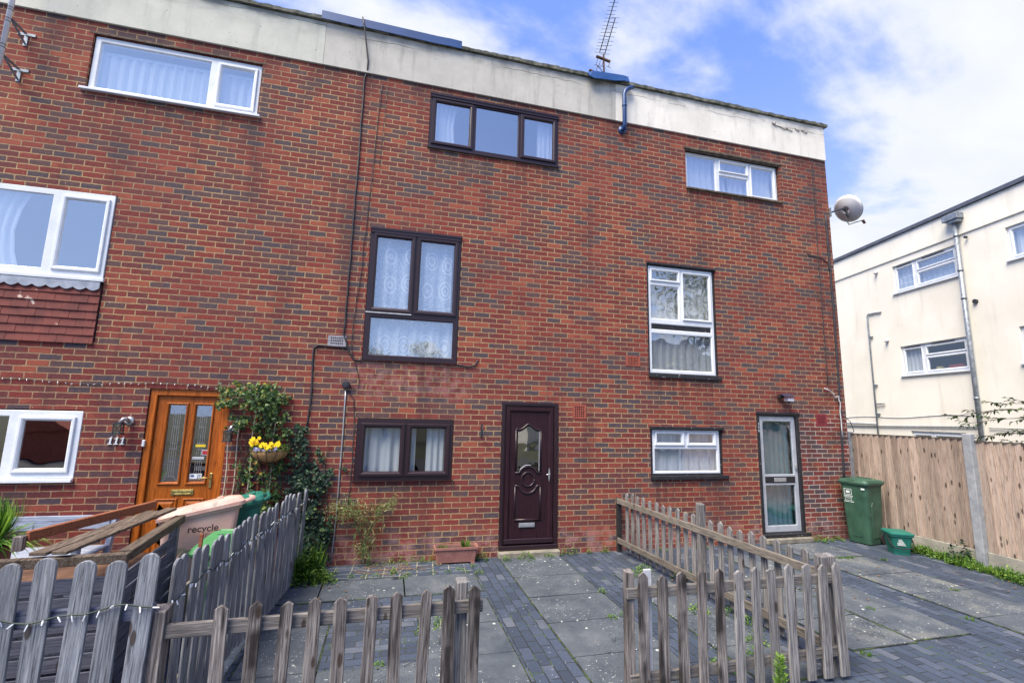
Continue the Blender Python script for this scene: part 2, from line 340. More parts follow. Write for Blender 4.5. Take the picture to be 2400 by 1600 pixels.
def slab_material(name):
    t = NT(name); pv = t.pos(); rr = t.rand()
    n = t.noise(t.obj(), 2.6, 7, .65); col = t.ramp(n, [(.3, S(62, 70, 80)), (.55, S(84, 91, 99)), (.75, S(108, 113, 117))])
    p = t.n('ShaderNodeSeparateXYZ', {0: pv}).outputs
    col = t.mix(t.math('MULTIPLY', t.sm(p[0], 2.2, 3.4), t.sm(t.noise(pv, 2.2, 6, .7), .46, .68, 0, .6)), col, S(122, 124, 118))
    fn = t.noise(pv, 120, 3); col = t.mix(t.sm(fn, .42, .7, 0, .55), col, t.mix(1, col, (.45, .45, .45, 1), 'MULTIPLY'))
    a = t.n('ShaderNodeTexVoronoi', {'Vector': t.map(pv, loc=(0, 0, 0)), 'Scale': 12.0, 'Randomness': 1.0})
    rad = t.math('MULTIPLY', t.n('ShaderNodeSeparateColor', {0: a.outputs['Color']}).outputs[0], .30)
    dd = t.math('ADD', a.outputs['Distance'], t.math('MULTIPLY', t.math('SUBTRACT', t.noise(pv, 70, 3), .5), .16))
    msk = t.math('MULTIPLY', t.math('LESS_THAN', dd, t.math('SUBTRACT', rad, .10)), t.sm(t.noise(pv, 1.7, 3), .44, .56))
    col = t.mix(t.math('MULTIPLY', msk, .85), col, S(188, 194, 188))
    ce = t.n('ShaderNodeTexVoronoi', {'Vector': t.map(t.n('ShaderNodeVectorMath', {0: pv, 1: t.n('ShaderNodeTexNoise', {'Vector': pv, 'Scale': 5.0, 'Detail': 4}).outputs['Color']}, operation='ADD').outputs[0], (.9, .9, .9)), 'Scale': 1.0}, feature='DISTANCE_TO_EDGE').outputs['Distance']
    col = t.mix(t.math('MULTIPLY', t.sm(ce, .006, .002), t.sm(t.noise(pv, .8, 2), .48, .56, 0, .9)), col, S(30, 34, 32))
    v2 = t.math('MULTIPLY', t.math('MULTIPLY', t.sm(t.noise(pv, 46, 2), .665, .69), t.sm(t.noise(pv, 1.1, 2), .42, .55)), .85); col = t.mix(v2, col, S(178, 184, 180))
    return t.bsdf(col, .85, 0, t.bump(t.mix(.5, n, fn), .6, .006), .25)

def glass(name, refl=.35, tintc=(.9, .93, .95, 1), rough=0.01, wav=.02):
    t = NT(name); pv = t.pos()
    nb = t.bump(t.noise(pv, 1.6, 2), wav, .2)
    lw = t.n('ShaderNodeFresnel', {'IOR': 1.5, 'Normal': nb}).outputs[0]
    f = t.math('MULTIPLY', t.math('MINIMUM', t.math('ADD', lw, refl), 1.0), t.math('SUBTRACT', 1.0, t.n('ShaderNodeNewGeometry').outputs['Backfacing']))
    tr = t.n('ShaderNodeBsdfTransparent', {0: tintc}).outputs[0]
    gl = t.n('ShaderNodeBsdfGlossy', {0: (1, 1, 1, 1), 'Roughness': rough, 'Normal': nb}).outputs[0]
    ms = t.n('ShaderNodeMixShader', {0: f, 1: tr, 2: gl}).outputs[0]
    t.t.links.new(ms, t.out.inputs[0]); return t.m

def leafmat(name, stops, rough=.45, trans=.25, spec=.4):
    t = NT(name); a = t.n('ShaderNodeAttribute', attribute_name='rnd').outputs['Fac']
    col = t.ramp(a, stops)
    p = t.bsdf(col, rough, 0, None, spec)
    b = [n for n in t.t.nodes if n.type == 'BSDF_PRINCIPLED'][0]
    tr = t.n('ShaderNodeBsdfTranslucent', {0: t.mix(1, col, (1.4, 1.6, .7, 1), 'MULTIPLY')}).outputs[0]
    ms = t.n('ShaderNodeMixShader', {0: trans, 1: b.outputs[0], 2: tr}).outputs[0]
    t.t.links.new(ms, t.out.inputs[0]); return t.m

def curtainmat(name, c, pattern=False, alpha=0.0):
    t = NT(name); pv = t.pos(); col = c
    if pattern:
        v = t.n('ShaderNodeTexVoronoi', {'Vector': t.map(pv, (3.6, 0, 2.4), loc=(.2, 0, .1)), 'Scale': 1.0, 'Randomness': .25})
        d = v.outputs['Distance']
        rings = t.n('ShaderNodeMath', {0: t.math('MULTIPLY', d, 44.0)}, operation='SINE').outputs[0]
        rings = t.math('MULTIPLY', t.sm(rings, .1, .6), t.sm(d, .48, .36))
        nn = t.noise(pv, 14, 5, .7); sc = t.sm(t.math('ABSOLUTE', t.math('SUBTRACT', nn, .5)), .035, .01)
        pat = t.math('MAXIMUM', rings, t.math('MULTIPLY', sc, .8))
        col = t.mix(pat, (c[0] * .62, c[1] * .66, c[2] * .72, 1), (.95, .95, .95, 1))
    t.bsdf(col, .9, 0, None, .1)
    b = [n for n in t.t.nodes if n.type == 'BSDF_PRINCIPLED'][0]
    tr = t.n('ShaderNodeBsdfTranslucent', {0: col}).outputs[0]
    ms = t.n('ShaderNodeMixShader', {0: .12, 1: b.outputs[0], 2: tr}).outputs[0]
    t.t.links.new(ms, t.out.inputs[0]); return t.m

BRICK = brick_material('brick')
CON1 = concrete_material('band_grey', S(180, 182, 172), S(204, 204, 192), S(120, 126, 120), 0.0, .4, 7.60)
CON2 = concrete_material('band_middle', S(170, 168, 160), S(196, 193, 184), S(112, 114, 114), 9.0, .55, 7.52)
CON3 = concrete_material('band_white', S(212, 208, 198), S(232, 228, 218), S(142, 144, 142), 21.0, .5, 7.50)
COPING = mottled('mossy_coping', S(60, 64, 56), S(134, 134, 120), .95, 9, .9, .02, fine=60, world=True)
FELT = mottled('roof_felt', S(40, 42, 46), S(62, 64, 68), .9, 3, .4)
BLUE = mottled('blue_flashing', S(22, 60, 112), S(30, 74, 130), .4, 2.5, .15)
BROWN = mottled('brown_upvc', S(38, 22, 28), S(46, 28, 34), .35, 30, .15, .001, fine=200)
BROWND = wood('brown_door', [S(38, 20, 26), S(46, 26, 32), S(54, 32, 36)], streak=.2, rough=.4, knots=False, bump=.12, world=True)
WHITE = mottled('white_upvc', S(214, 220, 228), S(228, 232, 236), .35, 6, .05)
ALU = mottled('aluminium', S(176, 182, 190), S(196, 200, 206), .4, 9, .1, metal=.25)
BLACKP = mottled('black_paint', S(26, 26, 30), S(42, 42, 46), .55, 14, .5, speck=(S(150, 150, 146), 22, .70))
SEAL = mottled('old_lintel', S(66, 56, 48), S(110, 98, 86), .9, 12, .4)
ORANGEW = wood('varnished_wood', [S(142, 72, 20), S(172, 92, 30), S(190, 108, 42)], streak=.5, rough=.35, knots=False, bump=.15, world=True)
BRASS = mottled('brass', S(150, 136, 78), S(186, 172, 112), .35, 14, .1, metal=.7)
SILVER = mottled('silver', S(170, 174, 178), S(200, 202, 204), .3, 20, .05, metal=.6)
GALV = mottled('galvanised', S(120, 128, 138), S(160, 168, 176), .5, 14, .2, metal=.5)
DKMETAL = mottled('dark_metal', S(34, 38, 44), S(56, 60, 66), .5, 20, .2)
RUST = mottled('rusty_iron', S(66, 50, 44), S(110, 78, 60), .8, 20, .3)
CABLE = mottled('cable_black', S(34, 34, 42), S(52, 52, 60), .6, 12, .1)
CABLEW = mottled('cable_white', S(176, 176, 178), S(204, 204, 206), .6, 12, .1)
GREENW = mottled('green_wire', S(22, 40, 34), S(34, 56, 48), .6, 12, .1)
BULB = mottled('clear_bulb', S(214, 222, 232), S(236, 240, 246), .25, 12, .05)
TERRA = mottled('terracotta', S(140, 70, 56), S(160, 84, 66), .85, 14, .2)
REDVENT = mottled('dark_red_vent', S(112, 34, 44), S(134, 44, 54), .7, 14, .2)
VENTG = mottled('grey_vent', S(130, 130, 138), S(160, 160, 168), .7, 14, .2)
TILE = mottled('clay_tile', S(98, 52, 48), S(124, 64, 56), .85, 6, .5, speck=(S(196, 176, 164), 5, .70))
LEAD = mottled('lead', S(126, 136, 152), S(168, 176, 188), .55, 9, .3)
DARK = mottled('dark_interior', S(18, 19, 22), S(30, 30, 34), .9, 4, .1)
GL_HI = glass('glass_sky', .42); GL_MID = glass('glass_mid', .28); GL_LO = glass('glass_low', .08); GL_OBS = glass('glass_obscured', .16, (.62, .74, .78, 1), .04, .06)
CURT = curtainmat('net_curtain', (.86, .88, .92, 1)); LACE = curtainmat('lace_curtain', (.80, .84, .90, 1), True); LACEW = curtainmat('lace_bright', (.98, .98, .98, 1), True); CURTG = curtainmat('grey_curtain', (.66, .66, .66, 1)); CURTD = curtainmat('teal_curtain', (.46, .56, .58, 1))
def cream_material():
    t = NT('cream_render'); v = t.pos(); col = t.ramp(t.noise(v, .8, 6), [(.35, S(226, 222, 208)), (.65, S(238, 234, 222))])
    col = t.mix(t.sm(t.noise(t.map(v, (3, 3, .35)), 1.0, 6, .65), .52, .75, 0, .30), col, S(176, 170, 154))
    col = t.mix(t.sm(t.noise(v, 5, 6, .7), .60, .75, 0, .22), col, S(160, 152, 138))
    return t.bsdf(col, .92, 0, t.bump(t.noise(v, 60, 4), .35, .004), .2)
CREAM = cream_material()
STONE = mottled('step_concrete', S(110, 106, 96), S(146, 140, 126), .95, 9, .8, .01)
PCON = mottled('post_concrete', S(132, 136, 142), S(158, 162, 166), .9, 10, .5, fine=140)
GBRD = mottled('gravel_concrete', S(136, 134, 126), S(166, 162, 150), .9, 5, .5)
FWOOD = wood('featheredge_wood', [S(150, 132, 118), S(176, 158, 144), S(196, 180, 166)], streak=.5, bump=.6, var=.55, green=.15)
PW_A = wood('picket_grey', [S(74, 74, 78), S(122, 120, 120), S(168, 165, 162)], streak=.9, dark=.0, green=.12)
PW_D = wood('picket_damp', [S(66, 60, 60), S(116, 110, 108), S(164, 158, 152)], streak=.8, dark=.9)
PW_L = wood('picket_stained', [S(86, 90, 98), S(124, 128, 136), S(162, 164, 168)], streak=.8, dark=.15, green=.1)
RAILX = wood('rail_x', [S(78, 76, 76), S(116, 112, 110), S(150, 146, 142)], axis=0, green=.3)
RAILY = wood('rail_y', [S(84, 80, 76), S(114, 108, 100), S(142, 134, 124)], axis=1, green=.45)
WPAINT = mottled('white_paint', S(168, 172, 180), S(200, 204, 210), .6, 12, .2)
BOXW = wood('storage_wood', [S(72, 76, 92), S(92, 96, 112), S(112, 114, 128)], axis=0, streak=.7)
OLDW = wood('old_plank', [S(66, 54, 48), S(96, 84, 74), S(134, 124, 112)], axis=1, streak=.9, green=.2)
BRNW = wood('brown_plank', [S(110, 66, 46), S(132, 82, 58), S(146, 96, 70)], axis=0, streak=.4)
BENW = wood('bench_wood', [S(120, 130, 152), S(148, 156, 174), S(166, 172, 184)], axis=0, streak=.3, bump=.3)
BINPINK = mottled('faded_bin', S(186, 146, 136), S(208, 176, 164), .6, 2.2, .15, speck=(S(150, 140, 118), 3.0, .58))
BINRED = mottled('faded_red_lid', S(196, 142, 128), S(216, 184, 172), .6, 5, .3, speck=(S(150, 140, 130), 9, .66))
BING = mottled('bin_green', S(42, 74, 58), S(60, 96, 76), .5, 5, .12, speck=(S(96, 120, 108), 18, .70))
BINT = mottled('bin_teal', S(28, 98, 86), S(36, 112, 98), .45, 3, .08)
BINL = mottled('bin_lightgreen', S(66, 128, 78), S(76, 140, 88), .5, 3, .1)
PRINT = mottled('white_print', S(206, 214, 210), S(222, 228, 226), .6, 12, .02)
PRINTK = mottled('black_print', S(52, 34, 36), S(66, 46, 46), .6, 12, .02)
PLANTER = mottled('planter_plastic', S(136, 92, 84), S(160, 112, 102), .75, 9, .3)
SOIL = mottled('soil', S(54, 44, 38), S(84, 70, 58), .95, 30, .9, .02)
COIR = wood('coir', [S(150, 110, 66), S(186, 146, 96), S(206, 170, 120)], knots=False, axis=2)
RUBBER = mottled('rubber', S(24, 24, 26), S(38, 36, 36), .8, 20, .3)
DISHW = mottled('dish_white', S(222, 222, 228), S(236, 236, 240), .45, 5, .05)
ASPH = mottled('asphalt', S(62, 63, 66), S(88, 88, 90), .95, 6, .8, .01, world=True)
GROUND = mottled('soil_ground', S(60, 64, 48), S(88, 86, 66), .95, 3, .8, .02, world=True)
BLK_X = paving('block_paving_x', .205, .102, 0, S(62, 64, 62))
BLK_Y = paving('block_paving_y', .205, .102, R_(90), S(46, 50, 46), 3.3)
BLK_J = paving('block_paving_open', .20, .13, R_(4), S(172, 170, 150), 7.7, 0.0)
SLAB = slab_material('concrete_slab')
IVY = leafmat('ivy_leaf', [(0, S(22, 40, 34)), (.5, S(38, 64, 48)), (.85, S(60, 92, 58)), (1, S(126, 150, 84))])
CLIMB = leafmat('climber_leaf', [(0, S(26, 46, 26)), (.4, S(48, 78, 38)), (.72, S(82, 116, 54)), (.9, S(132, 142, 66)), (.97, S(196, 180, 70)), (1, S(140, 100, 60))])
WEED = leafmat('weed_leaf', [(0, S(44, 74, 30)), (.5, S(78, 116, 46)), (1, S(130, 158, 66))])
DRYL = leafmat('dry_leaf', [(0, S(50, 76, 42)), (.45, S(84, 112, 60)), (.8, S(128, 140, 88)), (1, S(172, 166, 120))])
SPIKE = leafmat('spiky_leaf', [(0, S(30, 66, 26)), (.5, S(70, 118, 44)), (1, S(156, 190, 90))])
BRANL = leafmat('branch_leaf', [(0, S(28, 42, 28)), (.6, S(54, 74, 42)), (1, S(104, 120, 70))])
TREEL = leafmat('tree_leaf', [(0, S(50, 62, 26)), (.5, S(106, 112, 44)), (1, S(186, 150, 54))])
YELF = leafmat('yellow_petal', [(0, S(240, 200, 10)), (1, S(255, 226, 40))], trans=.2)
BLUF = leafmat('violet_petal', [(0, S(70, 62, 130)), (1, S(190, 190, 220))], trans=.2)
BARK = mottled('bark', S(62, 54, 46), S(96, 84, 72), .9, 16, .8)
STEMW = mottled('pale_cane', S(170, 160, 142), S(196, 186, 166), .8, 16, .2)
STICK = mottled('yellow_sticker', S(216, 190, 40), S(226, 202, 52), .5, 9, .02); STICKR = mottled('red_sticker', S(158, 34, 44), S(172, 44, 52), .5, 9, .02)

# ================================================================ setting: ground and paving
def struct(name, mb, mat, bevel=0.0): return meta(mkobj(name, mb, mat, bevel=bevel), None, None, None, 'structure')
m = MB(); m.add([(-150, -150, -.035), (150, -150, -.035), (150, 150, -.035), (-150, 150, -.035)], [(0, 1, 2, 3)]); struct('ground', m, GROUND)
m = MB(); m.box(-60, 60, -13.5, -7.6, -.034, -.028); struct('road', m, ASPH)
m = MB(); m.box(-40, 40, -7.6, -3.52, -.034, 0.0); m.box(-40, 9, -3.52, 0.28, -.034, 0.0); struct('block_paving', m, BLK_Y)
m = MB(); m.box(-2.0, -1.2, -2.6, -1.2, .0005, .0045); m.box(-1.2, -.44, -1.4, -1.2, .0005, .0045); struct('cross_laid_paving', m, BLK_X)
m = MB()
for a in ((-.42, -.02, -3.5, -.03), (.88, 1.27, -3.5, -.95), (3.93, 4.38, -3.5, -.2), (2.05, 2.42, -3.5, -1.0), (5.4, 6.6, -3.5, -.03), (-.42, 1.8, -3.62, -3.53)):
    m.box(a[0], a[1], a[2], a[3], 0.0005, 0.0045)
struct('paving_strip', m, BLK_Y)
m = MB(); m.box(-2.42, -.44, -.56, -.02, .0005, .0045); struct('open_joint_paving', m, BLK_J)
slabs = []
for a, b in zip([-.1, -.85, -1.5, -2.15, -2.8], [-.85, -1.5, -2.15, -2.8, -3.45]): slabs.append((0.0, .86, b, a))
slabs += [(-2.6, -2.2, -1.2, -.6), (-2.2, -1.3, -1.2, -.6), (-1.3, -.44, -1.2, -.6)]
slabs += [(-1.2, -.44, -2.0, -1.4), (-1.2, -.44, -2.6, -2.0), (-2.6, -2.0, -2.0, -1.4), (-2.6, -2.0, -2.6, -2.0), (-2.0, -1.2, -3.2, -2.6), (-2.7, -2.0, -3.2, -2.6), (-1.2, -.44, -3.2, -2.6)]
for a, b in zip([-.95, -1.6, -2.25, -2.9], [-1.6, -2.25, -2.9, -3.45]): slabs.append((1.28, 1.84, b, a))
for a, b in zip([-.14, -.9, -1.6, -2.25, -2.9], [-.9, -1.6, -2.25, -2.9, -3.5]): slabs.append((4.42, 5.38, b, a))
for a, b in zip([-.6, -1.2, -1.85, -2.5], [-1.2, -1.85, -2.5, -3.14]): slabs.append((3.22, 3.92, b, a))
for a, b in zip([-1.3, -1.93, -2.56], [-1.93, -2.56, -3.17]): slabs.append((2.45, 3.20, b, a))
m = MB()
for (x0, x1, y0, y1) in slabs: m.box(x0 - .006, x1 + .006, y0 - .006, y1 + .006, .0047, .0072)
struct('mossy_joint', m, mottled('moss_joint', S(30, 36, 28), S(70, 88, 36), .95, 7, .5, .004, world=True, pos=(.46, .62)))
m = MB()
for i, (x0, x1, y0, y1) in enumerate(slabs):
    rz = random.uniform(-.006, .006); t = random.uniform(.010, .018)
    Mx = Matrix.Translation(((x0 + x1) / 2, (y0 + y1) / 2, t)) @ Matrix.Rotation(rz, 4, 'Z') @ Matrix.Rotation(random.uniform(-.008, .008), 4, 'X') @ Matrix.Rotation(random.uniform(-.006, .006), 4, 'Y')
    w, h = (x1 - x0) / 2 - .007, (y1 - y0) / 2 - .007
    m.box(-w, w, -h, h, -.03, 0, Mx)
struct('concrete_slabs', m, SLAB, bevel=.003)

# ================================================================ window / door builders
FR = [(0, .09), (0, .0), (.006, -.006), (.046, -.006), (.055, .004), (.060, .03)]
def ringprof(w, y, d=.03, back=.05):            # moulded sash profile
    return [(0, y + back), (0, y - d + .006), (.006, y - d), (w * .55, y - d), (w * .8, y - d + .008), (w, y + .006), (w, y + back)]
def curtain(mb, x0, x1, z0, z1, y, folds=9, amp=.022, seed=0, pull=0.0):
    n = max(12, int((x1 - x0) * 60)); rg = random.Random(seed); ph = [rg.uniform(0, 6.28) for _ in range(4)]
    vs = []; fs = []; rows = 5
    for j in range(rows):
        u = j / (rows - 1); z = z0 + (z1 - z0) * u
        for i in range(n + 1):
            s = i / n; xx = x0 + (x1 - x0) * s * (1 - pull * math.sin(u * math.pi) * .5)
            yy = y + amp * (math.sin(s * folds * 6.28 + ph[0] + u * .5) + .5 * math.sin(s * folds * 13.1 + ph[1]))
            vs.append((xx, yy, z))
    for j in range(rows - 1):
        for i in range(n):
            a = j * (n + 1) + i; fs.append((a, a + 1, a + n + 2, a + n + 1))
    mb.add(vs, fs)
def window(T, x0, x1, z0, z1, fm, panes, frw=.045, rec=.02, gm=GL_MID, curts=(), sill=None, label=None, muntin=True, sash_w=.05):
    """panes: (x0,x1,z0,z1,has_sash).  The frame is a plate with the pane openings cut out."""
    mb = MB(); mb.plate(x0 + .004, x1 - .004, z0 + .004, z1 - .004, [p[:4] for p in panes], rec, rec + .07)
    w = T.part('window', mb, fm, bevel=.004, label=label)
    for i, p in enumerate(panes):
        a, b, c, d, sash = p
        if sash:
            s = MB(); s.ring(a - .018, b + .018, c - .018, d + .018, ringprof(sash_w, rec, .022, .03)); so_ = T.part('sash', s, fm, w)
            g = MB(); g.box(a + sash_w - .03, b - sash_w + .03, rec + .008, rec + .013, c + sash_w - .03, d - sash_w + .03)
        else:
            s = MB(); s.ring(a - .004, b + .004, c - .004, d + .004, [(0, rec + .04), (0, rec + .004), (.012, rec + .016), (.012, rec + .04)]); T.part('bead', s, fm, w)
            g = MB(); g.box(a, b, rec + .020, rec + .025, c, d)
        T.part('pane', g, gm, w)
    for (a, b, c, d, folds, mt, pull) in curts:
        cb = MB(); curtain(cb, a, b, c, d, rec + .105, folds, .018, int(a * 100) + 77, pull); T.part('curtain', cb, mt, w, smooth=True)
    if sill:
        sb = MB(); sb.box(x0 - sill[1], x1 + sill[1], -sill[2], rec - .001, z0 - sill[0], z0 + .003); T.part('sill', sb, sill[3] if len(sill) > 3 else fm, w, bevel=.004)
    return w
def text(T, s, x, y, z, size, mat, parent=None, depth=.004, rotz=0, bold=False, name='lettering', M=None, space=1.0, shear=0.0):
    cu = bpy.data.curves.new('t', 'FONT'); cu.body = s; cu.size = size; cu.extrude = depth; cu.space_character = space; cu.shear = shear
    if bold: cu.offset = size * .022
    o = bpy.data.objects.new('t', cu); COL.objects.link(o); bpy.context.view_layer.update()
    me = bpy.data.meshes.new_from_object(o.evaluated_get(bpy.context.evaluated_depsgraph_get())); COL.objects.unlink(o); bpy.data.objects.remove(o)
    Mt = M if M is not None else Matrix.Translation((x, y, z)) @ Matrix.Rotation(rotz, 4, 'Z') @ Matrix.Rotation(R_(90), 4, 'X')
    me.transform((T.Mi @ Mt) if T.Mi is not None else Mt); me.materials.clear(); me.materials.append(mat)
    ob = bpy.data.objects.new(name, me); COL.objects.link(ob); ob.parent = parent or T.o; return ob
def air_brick(T, x0, x1, z0, z1, mat, nx, nz, name='air_brick', deep=.006):
    m = MB(); hs = []; bx, bz = (x1 - x0) * .14, (z1 - z0) * .12
    cx, cz = (x1 - x0 - 2 * bx) / nx, (z1 - z0 - 2 * bz) / nz
    for i in range(nx):
        for j in range(nz): hs.append((x0 + bx + cx * (i + .2), x0 + bx + cx * (i + .8), z0 + bz + cz * (j + .2), z0 + bz + cz * (j + .8)))
    m.plate(x0, x1, z0, z1, hs, -deep, .002); v = T.part(name, m, mat)
    m = MB(); m.box(x0 + .005, x1 - .005, -.0015, -.0005, z0 + .005, z1 - .005); T.part('vent_back', m, DARK, v)

def house(label, x0, x1, holes, band, gl, copz=(7.66, 7.735), ends=(False, False)):
    T = Thing('brick_house', label, 'house', ((x0 + x1) / 2, 0, 0))
    e = .0008
    m = MB(); m.plate(x0 + e, x1 - e, -.03, 6.965, holes, 0, .28); T.part('wall', m, BRICK)
    m = MB(); m.box(x0 + e, x0 + .2, .2805, 8.0, -.03, 7.6); m.box(x1 - .2, x1 - e, .2805, 8.0, -.03, 7.6); T.part('side_wall', m, BRICK)
    m = MB(); m.box(x0 + .201, x1 - .201, 7.8, 8.0, -.03, 7.6); T.part('rear_wall', m, BRICK)
    m = MB(); m.box(x0 + .201, x1 - .201, .2805, 7.799, 7.2, 7.4); T.part('roof', m, FELT)
    m = MB(); m.box(x0 + .201, x1 - .201, .2805, 7.799, 2.30, 2.50); m.box(x0 + .201, x1 - .201, .2805, 7.799, 4.95, 5.15); m.box(x0 + .201, x1 - .201, 2.2, 2.3, 0, 2.2999); m.box(x0 + .201, x1 - .201, 2.2, 2.3, 2.501, 4.949); m.box(x0 + .201, x1 - .201, 2.2, 2.3, 5.151, 7.199); T.part('inner_floor', m, DARK)
    m = MB(); m.box(x0 + .001, x1 - .001, -.028, .2795, 6.966, copz[0]); T.part('parapet', m, band, bevel=.004)
    # coping: uneven strip of short lengths
    m = MB(); n = int((x1 - x0) / .06); vs = []; rg = random.Random(int(x0 * 10)); rings = []
    for i in range(n + 1):
        x = x0 + (x1 - x0 + (.06 if ends[1] else 0)) * i / n; j = rg.uniform(-.006, .008); k = rg.uniform(-.008, .004)
        t = copz[1] + j * 1.2 + .006 * math.sin(x * 2.1)
        rings.append([(x, -.065 + k, copz[0] + .001 + rg.uniform(0, .008)), (x, -.07 + k, t - .02), (x, -.045, t), (x, .30, t + .01), (x, .30, copz[0] + .001)])
    m.loft(rings); T.part('coping', m, COPING)
    return T

# ---------------------------------------------------------------- house 111 (left)
H1 = house('left terraced brick house with white windows, orange door and hung clay tiles', -9.0, -2.83,
    [(-5.65, -3.625, 6.0, 6.8), (-6.9, -5.10, 2.72, 4.60), (-6.9, -5.09, 1.11, 1.90), (-4.45, -3.55, -.03, 2.18)], CON1, None)
m = MB(); m.box(-5.70, -3.58, -.003, .012, 6.80, 6.825); H1.part('lintel', m, SEAL)
window(H1, -5.64, -3.63, 6.0, 6.79, WHITE, [(-5.57, -4.27, 6.06, 6.72, False), (-4.16, -3.695, 6.085, 6.705, True)], rec=.03, gm=GL_HI,
       curts=[(-5.6, -3.66, 6.03, 6.62, 16, CURT, 0)], sill=(.03, .05, .05))
m = MB(); m.box(-5.58, -3.69, .12, .135, 6.60, 6.64); H1.part('curtain_rail', m, WHITE)
w = window(H1, -6.9, -5.11, 3.50, 4.595, WHITE, [(-6.8, -5.76, 3.58, 4.52, False), (-5.64, -5.175, 3.595, 4.51, True)], rec=-.01, gm=GL_HI,
       curts=[(-6.7, -6.02, 3.52, 4.58, 6, CURT, .35)], sill=(.04, .02, .045))
# lead skirt with scalloped edge and clay tiles below the first-floor window
prof = [(-6.88, 3.455), (-6.88, 3.37)]
n = 13
for i in range(n):
    a = -6.88 + (1.76) * i / n; b = a + 1.76 / n
    for k in range(1, 9):
        tt = k / 8; prof.append((a + (b - a) * tt, 3.375 - .032 * math.sin(math.pi * tt)))
prof += [(-5.12, 3.455)]
m = MB(); m.ext(prof, -.040, -.030); H1.part('lead_skirt', m, LEAD)
tm = MB(); tm.box(-6.9, -5.105, .0, .2, 2.722, 3.46); H1.part('tile_backing', tm, DARK)
rg = random.Random(4); tb = MB()
for r in range(7):
    zt = 3.41 - .1 * r; off = (r % 2) * .083
    for i in range(12):
        x = -6.95 + i * .166 + off - .02
        a, b = max(x + .0015, -6.9), min(x + .1645, -5.112)
        if b - a < .02: continue
        y = -.012 - rg.uniform(0, .004); zb = zt - .118 + rg.uniform(-.002, .002)
        tb.add([(a, y - .012, zb), (b, y - .012, zb), (b, y + .004, zt), (a, y + .004, zt), (a, y, zb), (b, y, zb), (b, y + .016, zt), (a, y + .016, zt)],
               [(0, 1, 2, 3), (7, 6, 5, 4), (0, 4, 5, 1), (1, 5, 6, 2), (3, 2, 6, 7), (0, 3, 7, 4)])
H1.part('hung_tiles', tb, TILE)
window(H1, -6.9, -5.09, 1.11, 1.89, WHITE, [(-6.8, -5.80, 1.18, 1.82, False), (-5.68, -5.17, 1.20, 1.80, True)], rec=-.005, gm=GL_MID, sill=(.035, .0, .05))
# front door 111
def moulding(mb, pts, r=.013, y=0.0, n=6): mb.tube([(x, y, z) for x, z in pts], r, n)
fr = MB(); fr.plate(-4.446, -3.554, .0, 2.178, [(-4.37, -3.63, -.1, 2.10)], .02, .11); dfrm = H1.part('door_frame', fr, ORANGEW, bevel=.006)
dl = MB(); dl.plate(-4.366, -3.634, .05, 2.096, [(-4.25, -4.04, 1.04, 2.0), (-3.95, -3.75, 1.04, 2.0)], .055, .095); door1 = H1.part('door', dl, ORANGEW, bevel=.003)
m = MB()
for a, b, c, d in ((-4.265, -4.025, 1.025, 2.015), (-3.965, -3.735, 1.025, 2.015)): m.ring(a, b, c, d, [(0, .06), (.0, .045), (.008, .038), (.02, .042), (.03, .07)])
for a, b in ((-4.265, -4.025), (-3.965, -3.735)):
    m.ring(a, b, .2, .86, [(0, .06), (.0, .047), (.01, .042), (.02, .048), (.022, .056)]); m.ring(a + .03, b - .03, .23, .83, [(0, .056), (.03, .042), (.2, .042)])
H1.part('moulding', m, ORANGEW, door1)
m = MB()
for a, b in ((-4.25, -4.04), (-3.95, -3.75)): m.box(a, b, .074, .079, 1.04, 2.0)
H1.part('pane', m, GL_MID, door1)
m = MB()                                            # leaded pattern on both panes
for cx in (-4.145, -3.85):
    for dx in (-.035, -.012, .012, .035): m.box(cx + dx - .0015, cx + dx + .0015, .070, .073, 1.12, 1.90)
    for zc in (1.12, 1.3, 1.45, 1.52, 1.72, 1.90): m.box(cx - .035, cx + .035, .0695, .0705, zc - .0015, zc + .0015)
    for sx in (-1, 1):
        m.bar((cx + sx * .035, .071, 1.9), (cx + sx * .1, .071, 1.995), .003, .002, (0, 1, 0)); m.bar((cx + sx * .035, .071, 1.12), (cx + sx * .1, .071, 1.045), .003, .002, (0, 1, 0))
    for sx in (-1, 1): m.box(cx + sx * .085 - .0012, cx + sx * .085 + .0012, .0702, .0718, 1.05, 1.99)
H1.part('leading', m, SILVER, door1)
m = MB(); m.box(-3.9, -3.79, .062, .066, 1.475, 1.505); H1.part('sticker', m, STICK, door1)
m = MB(); m.box(-3.825, -3.752, .062, .066, 1.375, 1.44); H1.part('sticker', m, WPAINT, door1)
m = MB(); m.box(-3.817, -3.757, .060, .0618, 1.385, 1.43); s2 = H1.part('sticker', m, STICKR, door1)
m = MB(); m.box(-3.92, -3.79, .060, .066, 1.325, 1.352); H1.part('sticker', m, WHITE, door1)
text(H1, 'BEWARE OF THE DOG', -3.916, .058, 1.332, .0145, DKMETAL, door1, .0006)
m = MB(); m.box(-3.925, -3.795, .062, .066, 1.09, 1.15); H1.part('sticker', m, WHITE, door1)
text(H1, 'Video\nParty\nGroup', -3.845, .061, 1.132, .018, DKMETAL, door1, .0006)
m = MB()
for i in range(5): m.box(-3.915 + .008 * i, -3.910 + .008 * i, .060, .0615, 1.115 - .003 * (i % 2), 1.135 + .004 * (i % 3))
H1.part('sticker_print', m, BLUE, door1)
m = MB(); m.box(-4.10, -3.86, .046, .0545, .90, .965); m.ring(-4.08, -3.88, .912, .953, [(0, .046), (0, .042), (.004, .040), (.008, .046)]); m.tube([(-4.07, .038, .945), (-4.08, .034, .93), (-4.07, .038, .915)], .003); H1.part('letterbox', m, BRASS, door1, bevel=.002)
